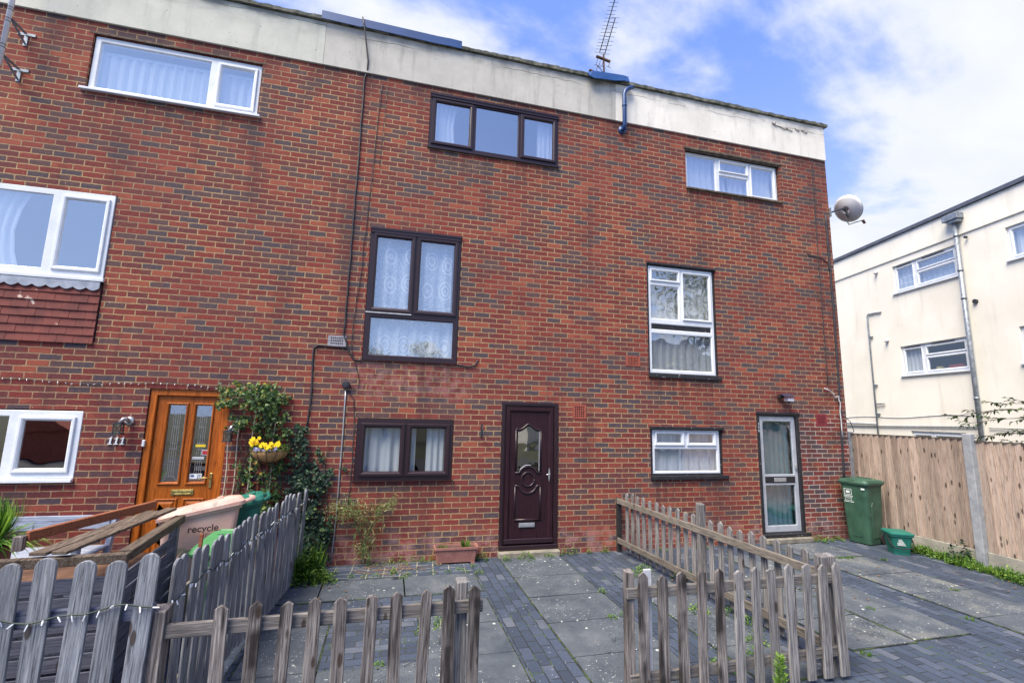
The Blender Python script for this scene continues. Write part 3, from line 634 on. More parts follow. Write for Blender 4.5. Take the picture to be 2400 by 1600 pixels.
m = MB(); m.box(-3.70, -3.672, .044, .0545, .98, 1.16); H1.part('handle', m, BRASS, door1, bevel=.003)
m = MB(); m.tube([(-3.686, .04, 1.10), (-3.686, .005, 1.10), (-3.71, .0, 1.105), (-3.75, .0, 1.11), (-3.79, .0, 1.095), (-3.80, .0, 1.085)], .0065, 8); H1.part('lever', m, BRASS, door1, smooth=True)
m = MB(); m.box(-4.455, -4.425, -.012, .019, 1.48, 1.56); H1.part('doorbell', m, WHITE, bevel=.006)
m = MB(); m.box(-4.5, -3.5, -.3, .02, .001, .09); H1.part('doorstep', m, STONE, bevel=.01)
for k in range(3):                                  # serif numerals, slightly slanted
    x0_, z0_, hh = -4.785 + .062 * k, 1.505, .088
    pr = [(-.020, 0), (.024, 0), (.024, .007), (.0095, .011), (.0095, hh), (.002, hh), (-.022, hh - .022), (-.020, hh - .028), (-.0065, hh - .019), (-.0065, .011), (-.020, .007)]
    m = MB(); m.ext([(x0_ + a + b * .12, z0_ + b) for a, b in pr], -.014, -.002); H1.part('house_number', m, WHITE)

# ---------------------------------------------------------------- middle house
H2 = house('middle terraced brick house with dark brown windows and brown panelled front door', -2.83, 1.865,
    [(-1.26, .835, 5.96, 6.85), (-1.995, -.68, 2.66, 4.57), (-1.992, -.69, 1.05, 1.875), (0, .875, -.03, 2.15)], CON2, None)
def brown_window(x0, x1, z0, z1, panes, **k): return window(H2, x0, x1, z0, z1, BROWN, panes, rec=.0, sash_w=.062, **k)
brown_window(-1.26, .835, 5.96, 6.85, [(-1.20, -.60, 6.03, 6.75, True), (-.54, .155, 6.02, 6.76, False), (.215, .775, 6.03, 6.75, True)], gm=GL_HI,
       curts=[(-1.2, -.82, 6.0, 6.78, 5, CURT, .25), (.5, .8, 6.0, 6.78, 4, CURT, 0)], sill=(.03, .01, .03))
brown_window(-1.995, -.68, 2.66, 4.57, [(-1.93, -1.375, 3.37, 4.48, True), (-1.315, -.745, 3.37, 4.48, True), (-1.92, -.755, 2.735, 3.27, False)], gm=glass('glass_lace', .28),
       curts=[(-1.96, -.80, 3.33, 4.54, 4, LACE, 0), (-1.96, -.72, 2.70, 3.31, 5, LACEW, 0)], sill=(.0, .0, .03))
brown_window(-1.992, -.69, 1.05, 1.875, [(-1.92, -1.375, 1.125, 1.79, True), (-1.31, -.76, 1.125, 1.79, True)], gm=GL_LO,
       curts=[(-1.95, -1.2, 1.06, 1.86, 4, CURTG, 0), (-1.05, -.7, 1.06, 1.86, 4, CURTG, 0)], sill=(.0, .02, .045))
m = MB(); m.box(-1.985, -.70, -.022, -.001, 4.50, 4.575); m.box(-2.0, -.675, -.03, -.0225, 4.545, 4.58); H2.part('window_head', m, BROWN, bevel=.003)
m = MB(); m.box(-1.255, .83, -.018, -.001, 6.785, 6.855); m.box(-1.265, .84, -.026, -.0185, 6.825, 6.86); H2.part('window_head', m, BROWN, bevel=.003)
m = MB(); m.box(-1.99, -1.365, -.028, -.024, 3.325, 3.34); H2.part('vent_strip', m, WPAINT)
m = MB(); m.ring(0.002, .873, .085, 2.148, [(0, .1), (0, -.008), (.008, -.014), (.045, -.014), (.055, .0), (.066, .0), (.07, .05)]); H2.part('door_frame', m, BROWN)
m = MB(); m.ring(.075, .80, .16, 2.075, [(0, .08), (0, -.002), (.008, -.010), (.05, -.010), (.062, .004), (.072, .012), (.074, .04)]); m.box(.1475, .7275, .0122, .045, .2325, 2.0025); door2 = H2.part('door', m, BROWND)
m = MB(); m.box(0.07, .805, .05, .06, .14, 2.08); H2.part('door_core', m, BROWN, door2)
cxd = .42
arch = []
for k in range(25):
    u = -1 + 2 * k / 24; x = cxd + u * .195
    z = 1.755 + .075 * math.exp(-(u / .45) ** 2) - .012 * math.sin(abs(u) * math.pi)
    arch.append((x, z))
lowarc = [(cxd - .2, 1.135), (cxd - .15, 1.135)] + [(cxd + .14 * math.cos(a), 1.085 + .14 * math.sin(a)) for a in np.linspace(math.pi * .86, math.pi * .14, 15)] + [(cxd + .15, 1.135), (cxd + .2, 1.135)]
m = MB(); moulding(m, arch, .016, .012, 8); moulding(m, [(cxd - .19, 1.75), (cxd - .19, 1.15)], .013, .012, 8); moulding(m, [(cxd + .19, 1.75), (cxd + .19, 1.15)], .013, .012, 8); moulding(m, lowarc, .016, .012, 8)
ring = [(cxd + .098 * math.cos(a), 1.045 + .098 * math.sin(a)) for a in np.linspace(0, 6.2832, 29)]; moulding(m, ring, .013, .010, 8)
low = [(cxd - .2, .955), (cxd - .15, .955)] + [(cxd + .145 * math.cos(a), 1.005 + .155 * math.sin(a)) for a in np.linspace(math.pi * 1.12, math.pi * 1.88, 15)] + [(cxd + .15, .955), (cxd + .2, .955)]
moulding(m, low, .016, .012, 8); moulding(m, [(cxd - .19, .95), (cxd - .19, .49)], .013, .012, 8); moulding(m, [(cxd + .19, .95), (cxd + .19, .49)], .013, .012, 8); moulding(m, [(cxd - .2, .485), (cxd + .2, .485)], .016, .012, 8)
H2.part('moulding', m, BROWN, door2, smooth=True)
gp = [(cxd - .165, 1.16)] + [(cxd + .15 * math.cos(a), 1.10 + .14 * math.sin(a)) for a in np.linspace(math.pi * .78, math.pi * .22, 13)] + [(cxd + .165, 1.16)] + [(x, z - .03) for x, z in reversed(arch) if abs(x - cxd) < .165]
m = MB(); m.ext(gp, .004, .009); H2.part('pane', m, glass('glass_doorlight', .20, (.55, .58, .52, 1), .03, .1), door2)
m = MB(); m.ext(gp, .0098, .0105); H2.part('pane_backing', m, mottled('hall_dim', S(92, 90, 76), S(118, 114, 96), .8, 3, .1), door2)
m = MB(); m.box(cxd + .160, cxd + .166, .000, .0038, 1.16, 1.73); m.tube([(cxd + .147 * math.cos(a), .002, 1.103 + .143 * math.sin(a)) for a in np.linspace(math.pi * .82, math.pi * .42, 10)], .004); H2.part('glazing_bead', m, WPAINT, door2)
m = MB(); m.box(.295, .53, -.002, .0115, .385, .445); m.box(.31, .515, -.006, -.0025, .395, .435); H2.part('letterbox', m, SILVER, door2, bevel=.002)
m = MB(); m.loft([[(.735 + .013 * math.cos(a), y, 1.11 + .095 * (math.sin(a))) for a in np.linspace(0, 6.2832 - .52, 12)] for y in (-.012, -.020)]); H2.part('handle', m, SILVER, door2)
m = MB(); m.tube([(.735, -.02, 1.12), (.735, -.055, 1.12), (.72, -.062, 1.12), (.675, -.062, 1.115)], .009, 8); H2.part('lever', m, SILVER, door2, smooth=True)
m = MB(); m.box(.005, .87, -.035, -.0145, .085, .15); m.box(.07, .80, -.024, -.011, .17, .235); H2.part('weather_bar', m, BROWN, door2, bevel=.006)
m = MB(); m.box(-.01, .885, -.12, .02, .001, .083); H2.part('doorstep', m, STONE, bevel=.012)
air_brick(H2, 1.105, 1.325, 1.925, 2.14, TERRA, 5, 5); air_brick(H2, -2.45, -2.215, 2.83, 2.975, VENTG, 7, 3)
m = MB()                                            # blue metal flashings on the parapet
m.loft([[(x, -.085, 7.655 + dz), (x, -.080, 7.79 + dz), (x, .31, 7.80 + dz), (x, .31, 7.79 + dz), (x, -.07, 7.78 + dz), (x, -.075, 7.655 + dz)] for x, dz in ((-2.9, .01), (-2.35, .0), (-2.33, .012), (-1.2, -.005), (-1.0, .002), (-.82, -.004))]); H2.part('flashing', m, BLUE)
m = MB(); m.loft([[(x, -.10 - b, z0), (x, -.08, z1), (x, .31, z1 + .02), (x, .31, z1 + .01), (x, -.07, z1 - .01), (x, -.085 - b, z0)] for x, z0, z1, b in ((1.33, 7.60, 7.72, .06), (1.42, 7.58, 7.77, .05), (1.52, 7.60, 7.78, .04), (1.8, 7.64, 7.80, .02), (2.0, 7.68, 7.81, .02), (2.08, 7.67, 7.80, .03))]); H2.part('flashing', m, BLUE, label='loose bent end of the blue flashing')

# ---------------------------------------------------------------- house 115 (right)
H3 = house('right end terraced brick house with white aluminium windows and a glazed front door', 1.865, 6.33,
    [(3.22, 5.225, 5.955, 6.70), (2.405, 3.722, 2.635, 4.53), (2.408, 3.732, 1.045, 1.83), (4.41, 5.29, -.03, 2.105)], CON3, None, ends=(False, True))
m = MB(); m.box(3.19, 5.26, -.02, .01, 6.70, 6.735); m.box(3.225, 5.22, .0, .03, 6.675, 6.6995); H3.part('lintel', m, SEAL)
window(H3, 3.235, 5.21, 5.965, 6.68, WHITE, [(3.29, 3.875, 6.02, 6.625, False), (3.96, 4.55, 6.42, 6.61, True), (3.95, 4.56, 6.02, 6.34, False), (4.63, 5.14, 6.03, 6.61, True)], rec=.06, sash_w=.035, gm=GL_HI,
       curts=[(3.26, 4.2, 5.98, 6.66, 7, CURT, .1), (4.2, 5.2, 5.98, 6.66, 8, CURT, .1)], sill=(.03, .03, .04, SEAL))
m = MB(); m.plate(2.41, 3.718, 2.64, 4.526, [(2.445, 3.683, 2.68, 4.48)], .02, .10); m.box(2.40, 3.75, -.035, .0195, 2.605, 2.665); m.box(2.40, 3.73, -.02, .019, 4.495, 4.53); H3.part('black_surround', m, BLACKP, bevel=.004)
window(H3, 2.445, 3.683, 2.68, 4.48, WHITE, [(2.50, 3.02, 4.235, 4.41, True), (2.49, 3.02, 3.58, 4.15, False), (3.09, 3.615, 3.60, 4.40, True), (2.49, 3.63, 3.40, 3.50, False), (2.49, 3.63, 2.735, 3.34, False)], rec=.03, sash_w=.035, gm=GL_MID,
       curts=[(2.46, 3.67, 2.7, 4.46, 9, CURTG, 0)])
m = MB(); m.box(2.492, 3.628, .045, .049, 3.402, 3.498); H3.part('spandrel_panel', m, BLACKP)
m = MB(); m.plate(2.412, 3.728, 1.05, 1.826, [(2.455, 3.69, 1.10, 1.785)], .02, .10); m.box(2.40, 3.80, -.04, .0195, 1.02, 1.075); m.box(2.395, 3.75, -.03, .019, 1.79, 1.835); H3.part('black_surround', m, BLACKP, bevel=.004)
window(H3, 2.455, 3.69, 1.10, 1.785, WHITE, [(2.52, 3.01, 1.555, 1.74, True), (3.10, 3.60, 1.555, 1.74, True), (2.50, 3.645, 1.135, 1.485, False)], rec=.03, sash_w=.045, gm=GL_MID,
       curts=[(2.47, 3.68, 1.11, 1.77, 6, CURT, 0)])
m = MB(); m.plate(4.412, 5.288, .115, 2.102, [(4.475, 5.225, .15, 2.04)], .0, .10); m.box(4.40, 5.30, -.02, -.001, 2.07, 2.11); m.box(4.41, 5.33, -.06, -.001, .085, .14); H3.part('door_frame', m, BLACKP, bevel=.005)
m = MB(); m.plate(4.478, 5.222, .155, 2.037, [(4.555, 5.145, 1.075, 1.955), (4.555, 5.145, .255, .90)], .03, .075); m.box(4.556, 5.144, .045, .06, .925, 1.05); door3 = H3.part('door', m, ALU, bevel=.004)
m = MB(); m.box(4.548, 5.152, .031, .029, .935, 1.04); m.box(4.548, 5.152, .026, .0295, .935, 1.04); H3.part('letter_plate_panel', m, BLACKP, door3)
m = MB(); m.box(4.72, 4.96, .014, .0255, .955, 1.02); H3.part('letterbox', m, SILVER, door3, bevel=.003)
for c, d in ((1.075, 1.955), (.255, .90)):
    m = MB(); m.box(4.555, 5.145, .05, .055, c, d); H3.part('pane', m, GL_OBS, door3)
m = MB(); curtain(m, 4.5, 5.2, .2, 2.0, .16, 7, .014, 3); H3.part('curtain', m, CURTD, door3, smooth=True)
m = MB(); m.box(5.158, 5.19, .0, .0295, 1.16, 1.24); H3.part('handle', m, SILVER, door3, bevel=.004)
m = MB(); m.box(4.40, 5.31, -.12, .02, .001, .083); H3.part('doorstep', m, STONE, bevel=.012)
for i, ch in enumerate('115'): text(H3, ch, 4.415, -.024, 1.885 - .055 * i, .055, WPAINT, None, .002, 0, True, 'house_number')
air_brick(H3, 2.0, 2.255, 2.77, 2.935, TERRA, 7, 5); air_brick(H3, 5.655, 5.88, 1.89, 2.10, REDVENT, 7, 6)
pts = [(1.99, -.02, 6.82), (1.99, -.08, 6.80), (1.99, -.10, 6.86), (1.99, -.10, 7.43), (2.01, -.10, 7.50), (2.07, -.10, 7.56), (2.15, -.10, 7.60)]
m = MB(); m.tube(pts, .036, 12); m.tube([(1.99, -.10, 7.2), (1.99, -.10, 7.235)], .041, 12); m.tube([(1.99, 0, 6.82), (1.99, -.025, 6.82)], .075, 12); H3.part('boiler_flue', m, BLUE, smooth=True)
m = MB()
for x, z, dx in ((5.19, 7.50, .06), (5.35, 7.47, .09), (5.5, 7.46, .07), (5.68, 7.49, .05), (5.85, 7.485, .07)): m.tube([(x - dx, -.035, z + .02), (x, -.04, z - .015), (x + dx, -.034, z - .01)], .006, 5)
m.tube([(5.10, -.035, 7.53), (5.16, -.05, 7.50), (5.17, -.05, 7.54)], .007, 5); H3.part('exposed_rebar', m, RUST)
# toothed end bricks so that the corner reads as brickwork
m = MB(); rg = random.Random(3)
for k in range(93):
    L = .105 if k % 2 else .2; m.box(6.329, 6.329 + rg.uniform(.002, .007), .004, L, .075 * k + .006, .075 * k + .069)
H3.part('quoin_bricks', m, BRICK)

# ================================================================ cream building on the right
BO = Vector((13.715, 6.24, 0)); th = R_(-101.2)
bd = Vector((math.cos(th), math.sin(th), 0)); bn = Vector((-bd.y, bd.x, 0))
if bn.x > 0: bn = -bn                                   # normal faces the terrace
MC = Matrix.Identity(4)
for i in range(3): MC[i][0] = bd[i]; MC[i][1] = -bn[i]; MC[i][2] = (0, 0, 1)[i]
MC.translation = BO
HC = Thing('cream_building', 'cream rendered flat-roofed building behind the wooden board fence', 'building', BO, 0)
HC.Mi = HC.Mi @ MC                                      # parts are written in wall coordinates
def cwin(x0, x1, z0, z1, panes, curts, gm=GL_MID): return window(HC, x0, x1, z0, z1, WHITE, panes, rec=.05, sash_w=.04, gm=gm, curts=curts, sill=(.04, .04, .05))
ch = [(2.33, 4.31, 5.9, 6.75), (2.33, 4.31, 3.38, 4.25), (2.4, 4.0, .9, 1.76), (5.53, 7.5, 5.9, 6.72), (5.53, 7.5, 3.42, 4.28), (-4, -2, 5.9, 6.75), (8.6, 10.5, 5.9, 6.72)]
m = MB(); m.plate(-8, 13, 0, 6.95, ch, 0, .28); HC.part('wall', m, CREAM)
m = MB(); m.box(-8, 13, -.035, .28, 6.955, 7.64); HC.part('parapet', m, CREAM, bevel=.006)
m = MB(); m.box(-8.02, 13.02, -.09, .3, 7.645, 7.76); HC.part('roof_edge', m, mottled('grey_edge', S(74, 80, 96), S(92, 98, 112), .7, 6, .2), bevel=.01)
m = MB(); m.box(-8, -7.75, .2805, 8, 0, 7.6); m.box(12.75, 13, .2805, 8, 0, 7.6); m.box(-7.74, 12.74, 7.75, 8, 0, 7.6); HC.part('side_wall', m, CREAM)
m = MB(); m.box(-7.74, 12.74, .2805, 7.74, 7.3, 7.5); HC.part('roof', m, FELT)
m = MB(); m.box(-7.74, 12.74, .2805, 7.74, 2.3, 2.5); m.box(-7.74, 12.74, .2805, 7.74, 4.9, 5.1); m.box(-7.74, 12.74, 1.6, 1.7, 0, 2.299); m.box(-7.74, 12.74, 1.6, 1.7, 2.501, 4.899); m.box(-7.74, 12.74, 1.6, 1.7, 5.101, 7.299); HC.part('inner_floor', m, DARK)
for z0, z1 in ((5.9, 6.75), (3.38, 4.25)):
    cs = [(2.36, 4.28, z0 + .02, z1 - .02, 12, LACE, 0)] if z0 > 5 else [(2.36, 2.9, z0 + .02, z1 - .02, 4, CURTG, 0)]
    cwin(2.33, 4.31, z0, z1, [(2.42, 2.98, z0 + .08, z1 - .1, True), (3.12, 4.22, z1 - .33, z1 - .1, True), (3.12, 4.22, z0 + .08, z1 - .42, True)], cs, GL_LO if z0 < 5 else GL_MID)
    m = MB(); m.box(2.45, 2.95, .02, .045, z1 - .055, z1 - .04); m.box(3.3, 3.95, .02, .045, z1 - .055, z1 - .04); HC.part('trickle_vent', m, DKMETAL)
cwin(2.4, 4.0, .9, 1.76, [(2.48, 3.0, .98, 1.66, True), (3.1, 3.9, .98, 1.66, True)], [])
for a_, b_, z0, z1 in ((8.6, 10.5, 5.9, 6.72), (-4, -2, 5.9, 6.75)): cwin(a_, b_, z0, z1, [(a_ + .09, a_ + .9, z0 + .08, z1 - .08, True), (a_ + 1.0, b_ - .09, z0 + .08, z1 - .08, True)], [(a_ + .03, b_ - .03, z0 + .02, z1 - .02, 10, CURT, 0)])
for z0, z1 in ((5.9, 6.72), (3.42, 4.28)): cwin(5.53, 7.5, z0, z1, [(5.62, 6.5, z0 + .08, z1 - .08, True), (6.6, 7.4, z0 + .08, z1 - .08, True)], [(5.56, 7.45, z0 + .02, z1 - .02, 10, CURT, 0)])
m = MB(); m.tube([(4.46, -.10, 7.38), (4.46, -.10, .05)], .052, 12)
for z in (6.9, 5.95, 5.2, 2.6): m.tube([(4.46, -.10, z), (4.46, -.10, z + .07)], .062, 12)
dp = HC.part('downpipe', m, GALV, smooth=True)
m = MB(); m.box(4.24, 4.66, -.24, -.036, 7.36, 7.52); m.box(4.35, 4.62, -.2, -.04, 7.28, 7.36); HC.part('hopper', m, GALV, dp, bevel=.01)
m = MB(); m.tube([(4.66, -.035, 6.82), (4.66, -.09, 6.82)], .035, 8); m.tube([(4.66, -.001, 5.1), (4.66, -.05, 5.1)], .06, 8); HC.part('pipe_outlet', m, DKMETAL)
m = MB(); m.tube([(1.80, -.03, 5.45), (1.30, -.03, 5.47), (1.28, -.05, 5.40), (1.28, -.05, .1)], .022, 8); m.tube([(1.28, -.05, 2.55), (1.62, -.05, 2.57)], .022, 8)
m.tube([(1.28, -.05, 1.93), (-2.0, -.05, 1.93)], .026, 8)
for z in (4.72, 3.16, 2.25): m.tube([(1.28, -.04, z), (1.40, -.04, z)], .028, 6)
HC.part('waste_pipe', m, GALV, smooth=True)
m = MB(); m.tube([(-2.0, -.03, 1.80), (4.35, -.03, 1.92)], .018, 6); m.tube([(4.6, -.03, 1.9), (13, -.03, 1.92)], .012, 6); HC.part('conduit', m, GALV)
m = MB(); cpt = [(x, -.01, 2.12 + .03 * math.sin(x * 2.2) + .02 * x) for x in np.linspace(-1.5, 4.2, 24)]; m.tube(cpt, .008, 5); HC.part('cable', m, CABLEW)
for s, z in ((1.76, 6.74), (1.92, 4.50)):
    m = MB(); m.tube([(s, 0, z), (s, -.05, z), (s + .02, -.10, z - .03)], [.055, .05, .03], 10); HC.part('overflow_cap', m, WPAINT, smooth=True)
# pot, red box and shells on the inner sill of the dark window
m = MB(); m.tube([(3.32, .2, 3.44), (3.32, .2, 3.56)], [.07, .09], 10); HC.part('window_pot', m, mottled('cream_pot', S(196, 178, 116), S(214, 196, 132), .6, 9, .1))
m = MB(); m.box(3.58, 3.98, .17, .28, 3.44, 3.58); HC.part('red_planter', m, mottled('red_plastic', S(150, 44, 40), S(170, 54, 48), .5, 9, .1), bevel=.01)

# ================================================================ foliage helpers
def leaf_mesh(name, items, mat, parent=None, Mi=None, shape='leaf', fold=.25):
    """items: (pos, dir, normal, length, width, rnd)"""
    V = []; F = []; A = []
    for p, d, nrm, L, Wd, rnd in items:
        p = Vector(p); d = Vector(d).normalized(); nrm = Vector(nrm); s = d.cross(nrm)
        if s.length < 1e-4: s = d.cross(Vector((.3, .5, .8)))
        s.normalize(); nn = s.cross(d); o = len(V)
        if shape == 'leaf':
            V += [p, p + d * L * .45 + s * Wd * .5 + nn * L * fold * .5, p + d * L - nn * L * .12, p + d * L * .45 - s * Wd * .5 + nn * L * fold * .5, p + d * L * .5]
            F += [(o, o + 1, o + 4), (o + 1, o + 2, o + 4), (o + 2, o + 3, o + 4), (o + 3, o, o + 4)]; A += [rnd] * 4
        elif shape == 'ivy':
            q = [p, p + d * L * .15 + s * Wd * .5, p + d * L * .42 + s * Wd * .26, p + d * L * .62 + s * Wd * .46, p + d * L, p + d * L * .62 - s * Wd * .46, p + d * L * .42 - s * Wd * .26, p + d * L * .15 - s * Wd * .5]
            q = [a + nn * (fold * L * abs((a - p).dot(s)) / max(Wd, 1e-3)) for a in q]
            V += q; F.append(tuple(range(o, o + 8))); A.append(rnd)
        else:                                           # blade: bent strip
            b = nn * -L * fold
            c1, c2, c3 = p + d * L * .4 + b * .12, p + d * L * .75 + b * .5, p + d * L * .97 + b * 1.15
            V += [p - s * Wd * .5, p + s * Wd * .5, c1 + s * Wd * .45, c1 - s * Wd * .45, c2 + s * Wd * .3, c2 - s * Wd * .3, c3]
            F += [(o, o + 1, o + 2, o + 3), (o + 3, o + 2, o + 4, o + 5), (o + 5, o + 4, o + 6)]; A += [rnd] * 3
    if Mi is not None: V = [Mi @ v for v in V]
    me = bpy.data.meshes.new(name); me.from_pydata([tuple(v) for v in V], [], F)
    at = me.attributes.new('rnd', 'FLOAT', 'FACE'); at.data.foreach_set('value', A)
    me.materials.append(mat); o = bpy.data.objects.new(name, me); COL.objects.link(o)
    if parent: o.parent = parent
    return o
RG = random.Random(11)
def rv(): 
    while True:
        v = Vector((RG.uniform(-1, 1), RG.uniform(-1, 1), RG.uniform(-1, 1)))
        if .05 < v.length < 1: return v.normalized()
def wall_leaves(blobs, per, L, out=(.02, .14), lo=0.0, hi=1.0):
    """blobs: (x,z,rx,rz,thick,density) ellipses on the wall plane"""
    it = []
    for (x, z, rx, rz, th_, de) in blobs:
        n = int(per * rx * rz * de)
        cl = [(RG.gauss(0, .45), RG.gauss(0, .45)) for _ in range(max(4, n // 14))]
        for _ in range(n):
            c = RG.choice(cl); u, v = c[0] + RG.gauss(0, .12), c[1] + RG.gauss(0, .12)
            if u * u + v * v > 1.25: continue
            y = -RG.uniform(.012, .02 + th_ * max(.15, 1 - .8 * (u * u + v * v)))
            nrm = (Vector((RG.gauss(0, .4), -1, RG.gauss(.35, .4)))).normalized()
            d = Vector((RG.gauss(0, .8), RG.gauss(-.1, .25), RG.gauss(-.5, .5)))
            it.append(((x + u * rx, y, z + v * rz), d, nrm, L * RG.uniform(.6, 1.25), L * RG.uniform(.55, .95), min(1, max(0, RG.gauss(.45, .26))) * (hi - lo) + lo))
    return it
def tuft(cx, cy, r, h, n, z=0.0, w=.006, lean=.5, mx=1.0):
    it = []
    for _ in range(n):
        a = RG.uniform(0, 6.28); q = r * math.sqrt(RG.random()) * .6; d = Vector((math.cos(a) * lean * RG.uniform(.1, 1.3), math.sin(a) * lean * RG.uniform(.1, 1.3), 1))
        it.append(((cx + q * math.cos(a), cy + q * math.sin(a), z), d, Vector((math.cos(a), math.sin(a), .3)), h * RG.uniform(.4, 1.1), w * RG.uniform(.6, 1.6), RG.random() * mx))
    return it
def clump(cx, cy, r, h, n, L=.03, z=0.0):
    it = []
    for _ in range(n):
        a = RG.uniform(0, 6.28); q = r * math.sqrt(RG.random()); zz_ = z + h * (1 - (q / r) ** 2) * RG.uniform(.15, 1.05)
        d = Vector((math.cos(a) + RG.gauss(0, .5), math.sin(a) + RG.gauss(0, .5), RG.uniform(0, 1.0)))
        it.append(((cx + q * math.cos(a), cy + q * math.sin(a), zz_), d, Vector((RG.gauss(0, .4), RG.gauss(-.2, .4), 1)), L * RG.uniform(.5, 1.3), L * RG.uniform(.3, .7), RG.random()))
    return it
def plant(name, label, cat, loc, leaves, mat, stems=None, stemmat=None, shape='leaf', group=None, fold=.25, part='foliage'):
    T = Thing(name, label, cat, loc, group=group)
    leaf_mesh(part, leaves, mat, T.o, T.Mi, shape, fold)
    if stems: T.part('stem', stems, stemmat or BARK, smooth=True)
    return T

# ---- climber with trellis by the orange door
CB = [(-3.30, 2.15, .42, .22, .28, 1.3), (-3.15, 2.05, .30, .25, .3, 1.3), (-3.52, 2.08, .17, .2, .2, 1.0), (-3.0, 1.85, .22, .32, .2, .9), (-3.45, 1.78, .10, .3, .12, .6), (-3.32, 1.72, .18, .22, .2, .7),
      (-2.86, 1.66, .28, .10, .14, .8), (-3.36, 1.25, .12, .35, .1, .55), (-3.18, 1.1, .10, .4, .12, .6), (-3.0, 1.0, .16, .42, .16, .9), (-3.42, .85, .14, .12, .1, .6), (-2.88, 1.35, .12, .25, .12, .9), (-3.05, .55, .22, .35, .15, .9)]
T = Thing('climbing_plant', 'leafy green climber over a trellis beside the orange front door', 'climbing plant', (-3.1, -.05, 0))
leaf_mesh('foliage', wall_leaves(CB, 4300, .043), CLIMB, T.o, T.Mi, 'ivy')
m = MB()
for x, zt in ((-3.50, 1.72), (-3.40, 1.85), (-3.235, 2.25), (-2.99, 2.2)): m.tube([(x + .01 * math.sin(z * 7), -.05, z) for z in np.linspace(.0, zt, 8)], .007, 5)
T.part('cane', m, STEMW)
m = MB(); rg = random.Random(8)
for k in range(9):
    x = -3.15 + rg.uniform(-.25, .25); m.tube([(x + .05 * math.sin(z * 5 + k), -.04 - .02 * math.sin(z * 3 + k), z) for z in np.linspace(0, rg.uniform(1.4, 2.2), 12)], .0045, 5)
T.part('stem', m, BARK)
T = Thing('trellis', 'brown wooden square trellis fixed to the wall behind the climber', 'trellis', (-3.08, -.02, .35))
m = MB()
for x in (-3.22, -3.13, -3.04, -2.95): m.box(x - .009, x + .009, -.018, -.004, .35, 1.95)
for z in np.arange(.45, 1.9, .12): m.box(-3.25, -2.92, -.030, -.0185, z - .009, z + .009)
T.part('lattice', m, mottled('orange_stain', S(122, 62, 40), S(146, 78, 50), .8, 14, .3))
# ---- dark ivy column
IB = [(-2.70, 1.62, .11, .18, .1, 1.2), (-2.66, 1.35, .13, .25, .12, 1.5), (-2.45, 1.38, .07, .2, .06, .7), (-2.58, 1.02, .26, .22, .16, 1.5), (-2.32, 1.08, .16, .16, .08, .6), (-2.15, 1.2, .14, .05, .04, .7),
      (-2.55, .7, .22, .25, .16, 1.6), (-2.5, .35, .26, .25, .18, 1.6), (-2.38, .12, .22, .16, .16, 1.5), (-2.28, .5, .14, .2, .1, 1.0)]
T = Thing('ivy', 'dark green ivy spreading up the brick wall right of the trellis', 'ivy', (-2.5, -.05, 0))
leaf_mesh('foliage', wall_leaves(IB, 6800, .040), IVY, T.o, T.Mi, 'ivy')
m = MB()
for k in range(7):
    x = -2.52 + .035 * k; m.tube([(x + .05 * math.sin(z * 4 + k), -.02, z) for z in np.linspace(0, 1.0 + .09 * k, 9)], .005, 5)
T.part('stem', m, BARK)
# ---- shrub at the fence foot
plant('low_shrub', 'bushy green weeds and ferns at the foot of the left fence below the ivy', 'shrub', (-2.42, -.55, 0),
      clump(-2.42, -.50, .24, .34, 900, .055) + tuft(-2.45, -.45, .2, .42, 120, w=.010, lean=.6) + clump(-2.2, -.62, .14, .16, 240, .035), WEED)
# ---- pale drooping plant on the wall
it = []
for _ in range(520):
    t = RG.random(); x = -1.78 + RG.gauss(0, .05 + .10 * t); z = .12 + .66 * t + RG.gauss(0, .03); it.append(((x, -.04 - RG.uniform(0, .12), z), Vector((RG.gauss(0, .5), RG.gauss(-.2, .3), RG.gauss(-.6, .5))), rv(), RG.uniform(.04, .09), .006, RG.random()))
for _ in range(650):
    x = -2.03 + RG.gauss(0, .13); z = .70 + RG.gauss(0, .07); it.append(((x, -.04 - RG.uniform(0, .16), z), rv(), rv(), RG.uniform(.02, .05), .008, RG.uniform(.3, 1)))
for _ in range(300):
    u = RG.random(); x = -1.7 + .28 * u; z = .75 + .16 * u + RG.gauss(0, .05); it.append(((x, -.04 - RG.uniform(0, .1), z - .1), Vector((RG.gauss(.3, .5), -.1, RG.gauss(.2, .6))), rv(), RG.uniform(.03, .07), .005, RG.uniform(.2, 1)))
m = MB()
for k in range(9):
    a = RG.uniform(-.3, .35); m.tube([(-1.80 + a * t * t, -.05 - .03 * t, .02 + .78 * t) for t in np.linspace(0, 1, 7)], .0035, 4)
plant('wispy_plant', 'pale wispy plant drooping over the brick wall left of the planter', 'plant', (-1.8, -.05, 0), it, DRYL, m, BARK, 'blade')
# ---- hanging basket
T = Thing('hanging_basket', 'coir hanging basket of yellow and violet pansies on the trellis', 'hanging basket', (-3.0, -.17, 1.33), local=True)
m = MB(); rings = []
for k in range(7):
    a = k / 6 * math.pi / 2; r = .205 * math.sin(a) + .012; z = -.02 + .145 * (1 - math.cos(a))
    rings.append([(r * math.cos(t), r * .75 * math.sin(t) - .0, z) for t in np.linspace(0, 6.2832 * 23 / 24, 24)])
m.loft(rings, cap=True); T.part('liner', m, COIR, smooth=True)
m = MB()
for t in np.linspace(0, 6.2832 * 11 / 12, 12): m.tube([((.21 * math.sin(a) + .013) * math.cos(t), (.21 * math.sin(a) + .013) * .75 * math.sin(t), -.024 + .15 * (1 - math.cos(a))) for a in np.linspace(0, math.pi / 2, 8)], .003, 4)
m.tube([(.222 * math.cos(t), .168 * math.sin(t), .125) for t in np.linspace(0, 6.2832, 30)], .0035, 5)
